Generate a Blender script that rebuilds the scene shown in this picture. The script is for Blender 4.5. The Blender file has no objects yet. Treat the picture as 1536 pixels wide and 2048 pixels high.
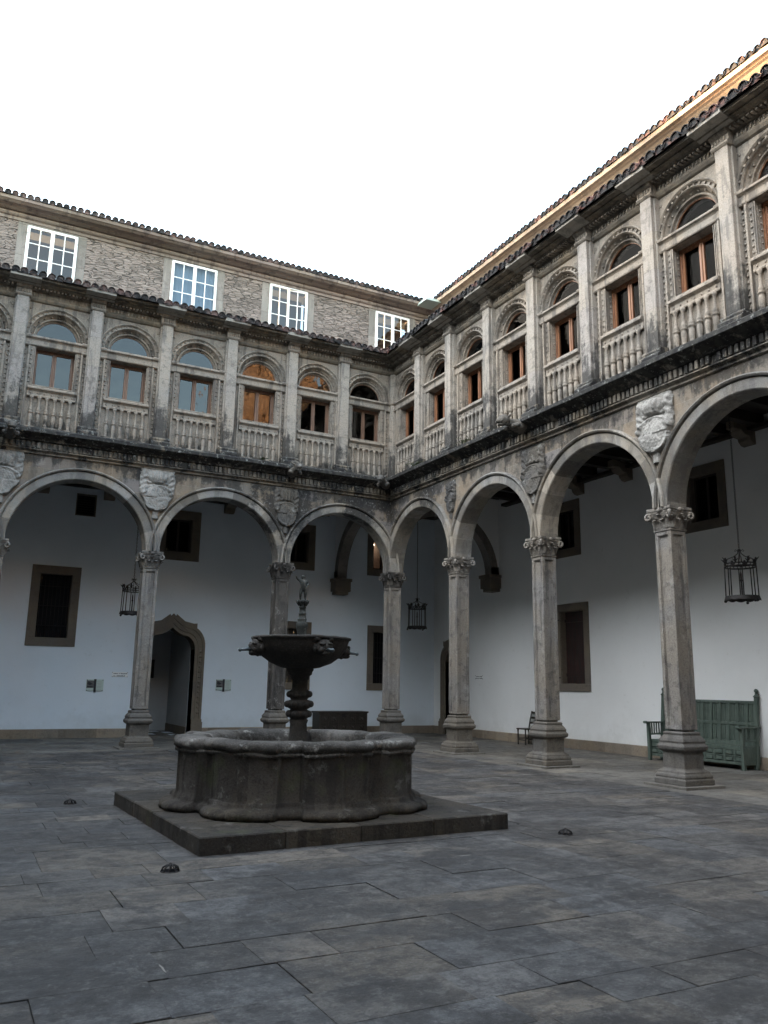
import bpy, bmesh, math, random
from mathutils import Vector, Matrix, noise
PI = math.pi
rnd = random.Random(7)
S = bpy.context.scene
COL = S.collection

# ------------------------------------------------------------------ camera
cam_d = bpy.data.cameras.new("camera"); cam = bpy.data.objects.new("camera", cam_d); COL.objects.link(cam)
S.camera = cam
YAW, PIT, ROL, FPX = 0.4807802, 0.2080590, -0.0159433, 1636.23
fw = Vector((math.sin(YAW)*math.cos(PIT), math.cos(YAW)*math.cos(PIT), math.sin(PIT)))
rt = Vector((math.cos(YAW), -math.sin(YAW), 0)); upv = rt.cross(fw)
r2 = rt*math.cos(ROL) - upv*math.sin(ROL) if False else rt*math.cos(ROL)+upv*(-math.sin(ROL))
u2 = rt*math.sin(ROL) + upv*math.cos(ROL)
cam.matrix_world = Matrix(((r2.x, u2.x, -fw.x, -11.276), (r2.y, u2.y, -fw.y, -21.008), (r2.z, u2.z, -fw.z, 1.6), (0, 0, 0, 1)))
cam_d.sensor_fit = 'VERTICAL'; cam_d.sensor_height = 32.0; cam_d.lens = 32.0*FPX/2048.0
cam_d.clip_start = 0.05; cam_d.clip_end = 600

# ------------------------------------------------------------------ light
SUN_AZ = math.radians(-38.0)      # measured from +Y towards +X
SUN_EL = math.radians(5.0)
WEST_GLOW = 0.50                        # white glow added to the western sky to brighten the right-hand gallery wall
W = bpy.data.worlds.new("World"); S.world = W; W.use_nodes = True
nt = W.node_tree; nt.nodes.clear()
sky = nt.nodes.new('ShaderNodeTexSky'); sky.sky_type = 'NISHITA'; sky.sun_disc = False
sky.sun_elevation = SUN_EL; sky.sun_rotation = SUN_AZ; sky.altitude = 260
sky.air_density = 1.0; sky.dust_density = 1.6; sky.ozone_density = 0.9
bg = nt.nodes.new('ShaderNodeBackground'); bg.inputs['Strength'].default_value = 0.15
out = nt.nodes.new('ShaderNodeOutputWorld')
tcw = nt.nodes.new('ShaderNodeTexCoord')
dotn = nt.nodes.new('ShaderNodeVectorMath'); dotn.operation = 'DOT_PRODUCT'
nt.links.new(tcw.outputs['Generated'], dotn.inputs[0]); dotn.inputs[1].default_value = (math.sin(math.radians(-88)), math.cos(math.radians(-88)), .2)
rmp = nt.nodes.new('ShaderNodeMapRange'); rmp.interpolation_type = 'SMOOTHSTEP'; nt.links.new(dotn.outputs['Value'], rmp.inputs[0])
rmp.inputs[1].default_value = -.05; rmp.inputs[2].default_value = .95; rmp.inputs[3].default_value = .02; rmp.inputs[4].default_value = WEST_GLOW
bg2 = nt.nodes.new('ShaderNodeBackground'); bg2.inputs[0].default_value = (1, .97, .94, 1); nt.links.new(rmp.outputs[0], bg2.inputs[1])
adds = nt.nodes.new('ShaderNodeAddShader'); nt.links.new(bg.outputs[0], adds.inputs[0]); nt.links.new(bg2.outputs[0], adds.inputs[1])
nt.links.new(sky.outputs[0], bg.inputs[0]); nt.links.new(adds.outputs[0], out.inputs[0])
sl = bpy.data.lights.new("sun", 'SUN'); sun = bpy.data.objects.new("sun", sl); COL.objects.link(sun)
sl.energy = 3.5; sl.angle = math.radians(0.5); sl.color = (1.0, 0.62, 0.32)
sd = Vector((math.sin(SUN_AZ)*math.cos(SUN_EL), math.cos(SUN_AZ)*math.cos(SUN_EL), math.sin(SUN_EL)))
sun.rotation_euler = sd.to_track_quat('Z', 'Y').to_euler(); sun.location = (0, 0, 40)
S.view_settings.view_transform = 'Standard'; S.view_settings.look = 'None'
S.view_settings.gamma = 1.0; S.view_settings.use_curve_mapping = False
S.view_settings.exposure = 3.75
S.cycles.max_bounces = 8; S.cycles.diffuse_bounces = 5; S.cycles.glossy_bounces = 3
S.cycles.transmission_bounces = 4; S.cycles.transparent_max_bounces = 8
S.cycles.use_denoising = True; S.cycles.sample_clamp_indirect = 6

# ------------------------------------------------------------------ materials
class NT:
    def __init__(s, name):
        s.m = bpy.data.materials.new(name); s.m.use_nodes = True
        s.t = s.m.node_tree; s.t.nodes.clear()
        s.o = s.n('ShaderNodeOutputMaterial'); s.geo = s.n('ShaderNodeNewGeometry')
        s.pos = s.geo.outputs['Position']
    def n(s, k): return s.t.nodes.new(k)
    def put(s, node, i, v):
        if v is None: return
        if hasattr(v, 'is_output'): s.t.links.new(v, node.inputs[i])
        else: node.inputs[i].default_value = v
    def math(s, op, a, b=None, c=None, clamp=False):
        n = s.n('ShaderNodeMath'); n.operation = op; n.use_clamp = clamp
        s.put(n, 0, a); s.put(n, 1, b); s.put(n, 2, c); return n.outputs[0]
    def vmul(s, v, k):
        n = s.n('ShaderNodeVectorMath'); n.operation = 'MULTIPLY'; s.put(n, 0, v); n.inputs[1].default_value = k; return n.outputs[0]
    def noise(s, scale, detail=4, rough=.55, vec=None, dist=0):
        n = s.n('ShaderNodeTexNoise'); s.put(n, 'Vector', vec or s.pos)
        n.inputs['Scale'].default_value = scale; n.inputs['Detail'].default_value = detail
        n.inputs['Roughness'].default_value = rough; n.inputs['Distortion'].default_value = dist
        return n.outputs['Fac']
    def ramp(s, v, a, b, lo=0., hi=1., smooth=True):
        n = s.n('ShaderNodeMapRange'); n.clamp = True
        if smooth: n.interpolation_type = 'SMOOTHSTEP'
        s.put(n, 0, v); s.put(n, 1, a); s.put(n, 2, b); s.put(n, 3, lo); s.put(n, 4, hi); return n.outputs[0]
    def mix(s, f, a, b, mode='MIX'):
        n = s.n('ShaderNodeMix'); n.data_type = 'RGBA'; n.blend_type = mode; n.clamp_factor = True
        s.put(n, 0, f); s.put(n, 6, col(a)); s.put(n, 7, col(b)); return n.outputs[2]
    def attr(s, name):
        n = s.n('ShaderNodeAttribute'); n.attribute_name = name; return n.outputs['Fac']
    def sep(s, v=None):
        n = s.n('ShaderNodeSeparateXYZ'); s.put(n, 0, v or s.pos); return n.outputs
    def comb(s, x, y, z):
        n = s.n('ShaderNodeCombineXYZ'); s.put(n, 0, x); s.put(n, 1, y); s.put(n, 2, z); return n.outputs[0]
    def bump(s, h, strength=.5, dist=.02, nrm=None):
        n = s.n('ShaderNodeBump'); s.put(n, 'Height', h); n.inputs['Strength'].default_value = strength
        n.inputs['Distance'].default_value = dist; s.put(n, 'Normal', nrm); return n.outputs[0]
    def done(s, c, rough=.85, nrm=None, spec=.3, metal=0):
        p = s.n('ShaderNodeBsdfPrincipled'); s.put(p, 'Base Color', col(c)); s.put(p, 'Roughness', rough)
        s.put(p, 'Metallic', metal); s.put(p, 'Specular IOR Level', spec); s.put(p, 'Normal', nrm)
        s.t.links.new(p.outputs[0], s.o.inputs[0]); return s.m
def col(c):
    if isinstance(c, (tuple, list)): return tuple(c)+((1.,) if len(c) == 3 else ())
    return c

def stone(name, cA, cB, bands=(), ash=None, bump=.5, tone=.5, blot=.35, speck=.25, crust=.0, mortar=(.2, .18, .16), ashvar=.5, pale=0.0, streak=.35, green=0.0, spots=()):
    k = NT(name); x, y, z = k.sep()
    big = k.noise(.9, 5, .6); mid = k.noise(5, 6, .65); fine = k.noise(45, 4, .7)
    c = k.mix(k.ramp(big, .38, .62), cA, cB)
    h = k.math('MULTIPLY', fine, .35)
    h = k.math('MULTIPLY_ADD', mid, .9, h)
    if ash:
        b = k.n('ShaderNodeTexBrick'); k.put(b, 'Vector', k.comb(k.math('ADD', x, y), z, 0.))
        b.inputs['Scale'].default_value = 1.0; b.inputs['Brick Width'].default_value = ash[0]; b.inputs['Row Height'].default_value = ash[1]
        b.inputs['Mortar Size'].default_value = .006; b.inputs['Mortar Smooth'].default_value = .3
        b.offset = .43; b.squash = 1.25; b.squash_frequency = 3
        b.inputs['Color1'].default_value = (0, 0, 0, 1); b.inputs['Color2'].default_value = (1, 1, 1, 1); b.inputs['Mortar'].default_value = (.5, .5, .5, 1)
        bc = b.outputs['Color']
        g = k.n('ShaderNodeRGBToBW'); k.put(g, 0, bc)
        c = k.mix(k.math('MULTIPLY', g.outputs[0], ashvar), c, k.mix(.5, cB, (cA[0]*1.25, cA[1]*.98, cA[2]*.78)))
        c = k.mix(k.math('MULTIPLY', k.ramp(g.outputs[0], .7, .95), ashvar*.8), c, (cA[0]*.95, cA[1]*1.04, cA[2]*1.25))
        c = k.mix(k.math('MULTIPLY', b.outputs['Fac'], .55), c, mortar)
        h = k.math('SUBTRACT', h, k.math('MULTIPLY', b.outputs['Fac'], .6))
    t = k.attr('tone')
    c = k.mix(tone, c, k.mix(1., c, k.comb(k.math('MULTIPLY_ADD', t, .9, .55), k.math('MULTIPLY_ADD', t, .9, .55), k.math('MULTIPLY_ADD', t, .9, .55)), 'MULTIPLY'))
    c = k.mix(k.ramp(mid, .53, .62, 0., blot*.8), c, (cA[0]*.35, cA[1]*.34, cA[2]*.34))
    c = k.mix(k.ramp(fine, .53, .62, 0., speck*.9), c, (cA[0]*.4, cA[1]*.4, cA[2]*.38))
    c = k.mix(k.ramp(fine, .46, .37, 0., speck*.7), c, (cA[0]*1.5, cA[1]*1.5, cA[2]*1.5))
    if streak:
        st = k.noise(1.0, 5, .6, k.comb(k.math('MULTIPLY', x, 5.), k.math('MULTIPLY', y, 5.), k.math('MULTIPLY', z, .55)))
        c = k.mix(k.ramp(st, .53, .62, 0., streak*.85), c, (cA[0]*.3, cA[1]*.31, cA[2]*.33))
    if green:
        gr = k.noise(2.3, 5, .6)
        c = k.mix(k.ramp(gr, .55, .72, 0., green), c, (.07, .085, .03))
    if pale:
        pl = k.noise(3.1, 7, .75)
        c = k.mix(k.ramp(pl, .56, .66, 0., pale), c, (.5, .5, .47))
    if bands:
        rag = k.noise(2.6, 6, .7); drip = k.noise(1.0, 5, .65, k.comb(k.math('MULTIPLY', x, 3.5), k.math('MULTIPLY', y, 3.5), k.math('MULTIPLY', z, .5)))
        rg = k.math('ADD', rag, drip)
        m = None
        for zc, hw, stg in bands:
            d = k.math('ABSOLUTE', k.math('SUBTRACT', z, zc))
            v = k.math('SUBTRACT', 1., k.math('DIVIDE', d, hw))             # 1 at centre, 0 at the edge
            v = k.math('ADD', v, k.math('MULTIPLY', k.math('SUBTRACT', rg, 1.0), 2.6))
            v = k.ramp(v, .1, .6, 0., stg)
            m = v if m is None else k.math('MAXIMUM', m, v)
        c = k.mix(m, c, k.mix(k.ramp(mid, .4, .6), (.018, .018, .02), (.045, .045, .042)))
        if crust:
            cr = k.noise(9, 6, .8)
            c = k.mix(k.math('MULTIPLY', k.ramp(cr, .56, .66, 0., crust), m), c, (.42, .43, .40))
    if spots:
        wob = k.noise(2.2, 7, .75); m = None
        for px, py, pz, pr in spots:
            d = k.n('ShaderNodeVectorMath'); d.operation = 'DISTANCE'; k.put(d, 0, k.pos); d.inputs[1].default_value = (px, py, pz)
            v = k.math('SUBTRACT', 1., k.math('DIVIDE', d.outputs['Value'], pr)); v = k.math('ADD', v, k.math('MULTIPLY', k.math('SUBTRACT', wob, .5), 3.))
            v = k.ramp(v, .05, .45, 0., .85); m = v if m is None else k.math('MAXIMUM', m, v)
        c = k.mix(m, c, k.mix(k.ramp(k.noise(11, 5, .8), .56, .64), (.03, .03, .031), (.24, .245, .24)))
    return k.done(c, .9, k.bump(h, bump, .02), .25)
SPOTS = [(-3.47, -.2, 6.2, 1.15), (-.1, -.1, 6.8, .9), (-.2, -6.9, 6.75, .8), (-.2, -2.4, 6.6, .6), (-1.2, -.2, 6.55, .7), (-7.2, -.2, 6.9, .5)]

M = {}
GR, OC = (.30, .275, .24), (.36, .295, .21)
LEDGE = [(7.35, .62, .95)]
M['stone_up'] = stone('weathered_granite_upper', (0.250, 0.228, 0.200), (0.295, 0.252, 0.205), bands=[(7.3, .5, .85), (11.3, .35, .45)], bump=.8, tone=.6, blot=.6, speck=.5, crust=.3, streak=.7)
M['stone_pil'] = stone('pilaster_granite', (0.285, 0.268, 0.245), (0.335, 0.300, 0.255), ash=(3.0, .78), ashvar=.35, bands=[(7.45, 1.25, .85), (11.3, .3, .5)], bump=.7, blot=.6, speck=.5, crust=.25, streak=.6)
M['stone_surr'] = stone('attic_window_ashlar', (.235, .21, .19), (.20, .185, .165), bump=.4, tone=.4, blot=.4, speck=.4, streak=.3)
M['stone_skirt'] = stone('tan_skirting_stone', (.22, .19, .155), (.26, .21, .155), bump=.4, tone=.7, blot=.3, speck=.4, streak=.1)
M['stone_slab'] = stone('plain_cornice_slab', (0.301, 0.287, 0.258), (0.244, 0.23, 0.208), bump=.4, blot=.4, speck=.3, streak=.5)
M['stone_ledge'] = stone('lichen_blackened_cornice', (0.174, 0.159, 0.138), (0.215, 0.179, 0.133), bands=[(7.42, .55, .98), (11.35, .3, .5)], bump=.8, tone=.6, blot=.5, speck=.4, crust=.7, streak=.5)
M['stone_arc'] = stone('arcade_ashlar', (0.195, 0.182, 0.162), (0.256, 0.205, 0.149), ash=(.62, .33), ashvar=.8, bands=[(7.1, .55, .8)], bump=.6, tone=.4, blot=.4, speck=.3, crust=.4, pale=.18, streak=.4, mortar=(.30, .28, .24), spots=SPOTS)
M['stone_vous'] = stone('arch_voussoir_granite', (0.205, 0.2, 0.19), (0.241, 0.21, 0.169), bump=.8, tone=1., blot=.4, speck=.4, pale=.2, streak=.4, spots=SPOTS)
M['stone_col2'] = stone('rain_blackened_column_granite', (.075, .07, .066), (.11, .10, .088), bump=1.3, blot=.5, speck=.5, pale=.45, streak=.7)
M['stone_col'] = stone('column_granite', (0.208, 0.199, 0.19), (0.225, 0.20, 0.168), bump=1.4, tone=.5, blot=.65, speck=.6, pale=.22, streak=.65, green=.15)
M['stone_base'] = stone('column_base_granite', (.105, .10, .094), (.125, .11, .09), bump=1., tone=.5, blot=.5, speck=.45, pale=.1, streak=.2)
M['stone_dark'] = stone('eroded_dark_granite', (0.0902, 0.0902, 0.0902), (0.1312, 0.1189, 0.1025), bump=1., blot=.6, speck=.5, pale=.4, streak=.5)
M['coat_pale'] = stone('pale_carved_limestone', (0.369, 0.359, 0.338), (0.226, 0.22, 0.205), bump=1.4, tone=0., blot=.6, speck=.5, streak=.2)
M['stone_frame'] = stone('plain_granite_frame', (0.148, 0.128, 0.11), (0.182, 0.153, 0.118), bump=.5, tone=.5, blot=.2, speck=.3, streak=.1)
M['stone_fount'] = stone('fountain_granite', (0.04592, 0.04182, 0.03772), (0.0615, 0.05248, 0.041), bump=1.2, tone=.5, blot=.55, speck=.5, pale=.14, streak=.55, green=.3)
M['stone_rim'] = stone('fountain_rim_granite', (0.1189, 0.1123, 0.1041), (0.0369, 0.03526, 0.0328), bump=1.6, tone=.9, blot=.7, speck=.6, pale=.45, streak=.0)
M['stone_bowl'] = stone('blackened_bowl_stone', (.072, .067, .062), (.036, .034, .032), bump=1., tone=.3, blot=.4, speck=.4, streak=.4, green=.2)
M['bronze'] = stone('weathered_statue_stone', (0.0574, 0.06396, 0.0615), (0.0287, 0.0328, 0.0328), bump=.6, tone=.2, blot=.6, speck=.4, pale=.35, streak=.2)
M['stone_tower'] = stone('ornate_tower_stone', (.36, .26, .20), (.17, .12, .09), bump=.5)
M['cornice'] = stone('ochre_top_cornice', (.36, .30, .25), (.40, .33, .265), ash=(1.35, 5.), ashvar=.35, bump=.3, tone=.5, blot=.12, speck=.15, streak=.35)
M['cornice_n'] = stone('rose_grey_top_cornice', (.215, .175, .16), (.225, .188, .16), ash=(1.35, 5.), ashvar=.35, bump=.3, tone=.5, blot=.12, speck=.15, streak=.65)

def rubble():
    k = NT('schist_rubble'); x, y, z = k.sep()
    v0 = k.comb(k.math('ADD', x, y), k.math('MULTIPLY', z, 3.7), 0.)
    wob = k.math('MULTIPLY', k.noise(3., 3), .45)
    vv = k.n('ShaderNodeVectorMath'); vv.operation = 'ADD'; k.put(vv, 0, v0); k.put(vv, 1, k.comb(wob, wob, 0.))
    a = k.n('ShaderNodeTexVoronoi'); a.feature = 'DISTANCE_TO_EDGE'; a.inputs['Scale'].default_value = 3.9; k.put(a, 'Vector', vv.outputs[0])
    b = k.n('ShaderNodeTexVoronoi'); b.inputs['Scale'].default_value = 3.9; k.put(b, 'Vector', vv.outputs[0])
    g = k.n('ShaderNodeRGBToBW'); k.put(g, 0, b.outputs['Color'])
    c = k.mix(g.outputs[0], (.13, .108, .095), (.30, .25, .22))
    c = k.mix(k.ramp(k.noise(1.1, 4), .4, .6, 0., .45), c, (.33, .27, .24))
    e = k.ramp(a.outputs['Distance'], .0, .06)
    c = k.mix(e, (.11, .098, .088), c)
    f = k.noise(30, 5, .7); c = k.mix(k.ramp(f, .5, .7, 0., .6), c, (.09, .08, .07)); c = k.mix(k.ramp(f, .42, .28, 0., .5), c, (.45, .41, .37))
    h = k.math('ADD', k.math('MULTIPLY', e, k.math('MULTIPLY_ADD', g.outputs[0], .8, .4)), k.math('MULTIPLY', f, .5))
    return k.done(c, .95, k.bump(h, 1., .055), .15)
M['rubble'] = rubble()

def plaster(name, c0):
    k = NT(name); n1 = k.noise(.6, 4); n2 = k.noise(14, 5)
    z = k.sep()[2]; dm = k.noise(1.3, 7, .7); sc = k.noise(5, 8, .8)
    c = k.mix(k.ramp(n1, .4, .65, 0., .2), c0, (c0[0]*.78, c0[1]*.78, c0[2]*.76))
    c = k.mix(k.math('MULTIPLY', k.ramp(k.math('ADD', k.math('MULTIPLY', z, -.45), dm), .15, .5), .35, clamp=True), c, (c0[0]*.62, c0[1]*.62, c0[2]*.58))
    c = k.mix(k.ramp(sc, .58, .66, 0., .3), c, (c0[0]*.7, c0[1]*.69, c0[2]*.66))
    return k.done(c, .92, k.bump(n2, .12, .02), .2)
M['plaster'] = plaster('whitewashed_plaster', (.80, .81, .81))
M['plaster_n'] = plaster('whitewash_sky_tint', (.70, .77, .84))  # whitewash with the blue of the southern skylight mixed into its colour
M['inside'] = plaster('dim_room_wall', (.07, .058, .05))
M['dimplaster'] = plaster('shaded_passage_plaster', (.42, .43, .44))  # same plaster in a greyer colour that stands for the passage's shade

def paving(name, ca, cb, wet=1.):
    k = NT(name); t = k.attr('tone'); t2 = k.attr('hue')
    off = k.n('ShaderNodeVectorMath'); off.operation = 'ADD'; k.put(off, 0, k.pos); k.put(off, 1, k.comb(k.math('MULTIPLY', t2, 61.), k.math('MULTIPLY', t, 47.), 0.)); sv = off.outputs[0]
    big = k.noise(.55, 5, .6); mid = k.noise(3.2, 7, .7, sv); fine = k.noise(38, 5, .75, sv); wst = k.noise(1.1, 9, .75)
    c = k.mix(t2, ca, cb)
    f = k.math('MULTIPLY_ADD', t, .95, .55)
    c = k.mix(1., c, k.comb(f, f, f), 'MULTIPLY')
    c = k.mix(k.ramp(big, .47, .55, 0., .68*wet), c, (.032, .031, .032))
    c = k.mix(k.ramp(mid, .5, .62, 0., .4*wet), c, (.024, .023, .024))
    c = k.mix(k.ramp(mid, .42, .3, 0., .25*wet), c, (.135, .135, .13))
    c = k.mix(k.ramp(fine, .53, .61, 0., .5), c, (.03, .03, .03))
    c = k.mix(k.ramp(fine, .46, .38, 0., .4), c, (.17, .17, .165))
    mo = k.noise(1.7, 10, .78, sv); c = k.mix(k.ramp(wst, .52, .56, 0., .6*wet), c, (.027, .024, .022)); c = k.mix(k.ramp(mo, .53, .58, 0., .5*wet), c, (.022, .021, .022)); c = k.mix(k.ramp(mo, .44, .37, 0., .25*wet), c, (.125, .125, .12))
    m2 = k.noise(7.5, 8, .8, sv); c = k.mix(k.ramp(m2, .525, .55, 0., .5*wet), c, (.022, .021, .021)); c = k.mix(k.ramp(m2, .45, .41, 0., .35*wet), c, (.15, .148, .14))
    st = k.noise(1., 8, .75, k.comb(k.math('MULTIPLY', k.sep()[0], .8), k.math('MULTIPLY', k.sep()[1], 3.2), 0.)); c = k.mix(k.ramp(st, .53, .57, 0., .45*wet), c, (.03, .029, .03))
    sp = k.n('ShaderNodeTexVoronoi'); sp.inputs['Scale'].default_value = 7.; k.put(sp, 'Vector', k.pos)
    c = k.mix(k.ramp(sp.outputs['Distance'], .07, .045, 0., .4), c, (.19, .19, .19))
    h = k.math('ADD', k.math('MULTIPLY', fine, .5), mid)
    return k.done(c, k.ramp(mid, .3, .7, .5, .8), k.bump(k.math('ADD', h, k.math('MULTIPLY', mo, 1.5)), .8, .018), .4)
M['paving'] = paving('worn_granite_paving', (.072, .073, .076), (.098, .083, .066))
M['gal_floor'] = paving('gallery_flagstone', (.115, .112, .104), (.15, .133, .108), .35)
M['joint'] = paving('dark_joint_soil', (.06, .056, .05), (.07, .06, .05))

M['mortar'] = plaster('old_lime_mortar', (.26, .25, .235))
def wood(name, c, c2, rough=.55, sc=1.):
    k = NT(name); x, y, z = k.sep()
    g = k.noise(1., 5, .6, k.comb(k.math('MULTIPLY', x, 30*sc), k.math('MULTIPLY', y, 30*sc), k.math('MULTIPLY', z, 2.5)))
    cc = k.mix(k.ramp(g, .35, .65), c, c2)
    cc = k.mix(k.ramp(k.noise(4, 5), .5, .7, 0., .3), cc, (c[0]*.4, c[1]*.4, c[2]*.4))
    return k.done(cc, rough, k.bump(g, .25, .005), .4)
M['wood'] = wood('varnished_brown_wood', (.30, .14, .07), (.17, .075, .04), .45)
M['wood_n'] = wood('weathered_brown_wood', (.20, .115, .075), (.12, .07, .048), .5)
M['wood_dark'] = wood('dark_oak', (.035, .028, .022), (.02, .016, .013), .6)
M['beam'] = wood('dark_ceiling_timber', (.03, .024, .02), (.018, .015, .012), .8)
M['wood_red'] = wood('dull_red_shutter', (.045, .018, .016), (.022, .02, .018), .5)
M['green'] = wood('worn_green_paint', (.062, .088, .074), (.10, .128, .108), .6, .6)
def paint(name, c, rough=.45, spec=.4, metal=0, bmp=.1):
    k = NT(name); f = k.noise(25, 4)
    cc = k.mix(k.ramp(f, .55, .75, 0., .25), c, (c[0]*.5, c[1]*.5, c[2]*.5))
    return k.done(cc, rough, k.bump(f, bmp, .004), spec, metal)
M['white'] = paint('white_window_paint', (.80, .80, .78))
M['iron'] = paint('black_wrought_iron', (.018, .016, .016), .6, .4, .3, .4)
M['zinc'] = paint('pale_green_zinc', (.42, .50, .47), .5, .4, .2)
M['zincp'] = paint('grey_zinc_pipe', (.33, .34, .34), .5, .4, .3)
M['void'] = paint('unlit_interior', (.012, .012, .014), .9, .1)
M['lead'] = paint('water_spout_lead', (.10, .12, .13), .45, .4, .6)
M['sign'] = paint('clear_panel', (.50, .60, .56), .2, .5)
M['signtxt'] = paint('dark_print', (.03, .03, .035), .6)
M['signpic'] = stone('printed_picture', (.30, .29, .27), (.12, .12, .12), bump=0., tone=0., blot=.6, speck=.3, streak=0.)
M['orange'] = paint('orange_room_wall', (.62, .20, .09), .9)
M['cloth'] = paint('blue_white_curtain', (.45, .55, .62), .9)

def glass(name, ior, tint, wave, gz=1.):
    k = NT(name)
    n = k.noise(2.2, 2, .5, k.comb(*[k.math('MULTIPLY', a, 1.) for a in k.sep()]), .6)
    nb = k.bump(n, wave, .03)
    g = k.n('ShaderNodeBsdfGlossy'); g.inputs['Roughness'].default_value = .02; k.put(g, 'Normal', nb); g.inputs['Color'].default_value = (1, 1, 1, 1)
    t = k.n('ShaderNodeBsdfTransparent'); t.inputs['Color'].default_value = tint
    dt = k.n('ShaderNodeVectorMath'); dt.operation = 'DOT_PRODUCT'; k.put(dt, 0, k.geo.outputs['Incoming']); k.put(dt, 1, k.geo.outputs['Normal'])
    cs = k.math('SUBTRACT', 1., k.math('ABSOLUTE', dt.outputs['Value']), clamp=True)
    fr = k.math('MULTIPLY_ADD', k.math('POWER', cs, 5.), (1-ior)*gz, ior)
    m = k.n('ShaderNodeMixShader'); k.put(m, 0, fr); k.t.links.new(t.outputs[0], m.inputs[1]); k.t.links.new(g.outputs[0], m.inputs[2])
    k.t.links.new(m.outputs[0], k.o.inputs[0]); return k.m
M['glass'] = glass('old_window_glass', .042, (.3, .34, .36, 1), .18)
M['glass_r'] = glass('clear_window_glass', .003, (.5, .52, .55, 1), .1, .15)
M['glass_w'] = glass('casement_glass', .045, (.4, .45, .5, 1), .12)

def tiles(name, c1, c2, dark):
    k = NT(name); t = k.attr('tone'); n1 = k.noise(3.5, 6, .7)
    c = k.mix(t, c1, c2); c = k.mix(k.ramp(n1, .5-dark*.35, .68-dark*.35), c, (.03, .03, .032))
    f = k.noise(50, 4); c = k.mix(k.ramp(f, .55, .7, 0., .4), c, (.2, .2, .18))
    return k.done(c, .9, k.bump(f, .4, .006), .2)
M['tile_n'] = tiles('mossy_dark_tile', (.15, .09, .08), (.10, .085, .08), .35)
M['tile_e'] = tiles('red_clay_tile', (.22, .10, .08), (.13, .078, .07), .5)
def water():
    k = NT('fountain_water'); n = k.noise(7, 3)
    return k.done((.006, .008, .007), .03, k.bump(n, .12, .02), .6)
M['water'] = water()
def emis(name, c, s):
    k = NT(name); e = k.n('ShaderNodeEmission'); e.inputs[0].default_value = col(c); e.inputs[1].default_value = s
    k.t.links.new(e.outputs[0], k.o.inputs[0]); return k.m
M['lamp'] = emis('lit_ceiling_lamp', (1, .78, .55), 2.2)
def leafm():
    k = NT('weed_leaf'); return k.done(k.mix(k.noise(20), (.05, .08, .03), (.10, .11, .05)), .7, None, .3)
M['leaf'] = leafm()

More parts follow.
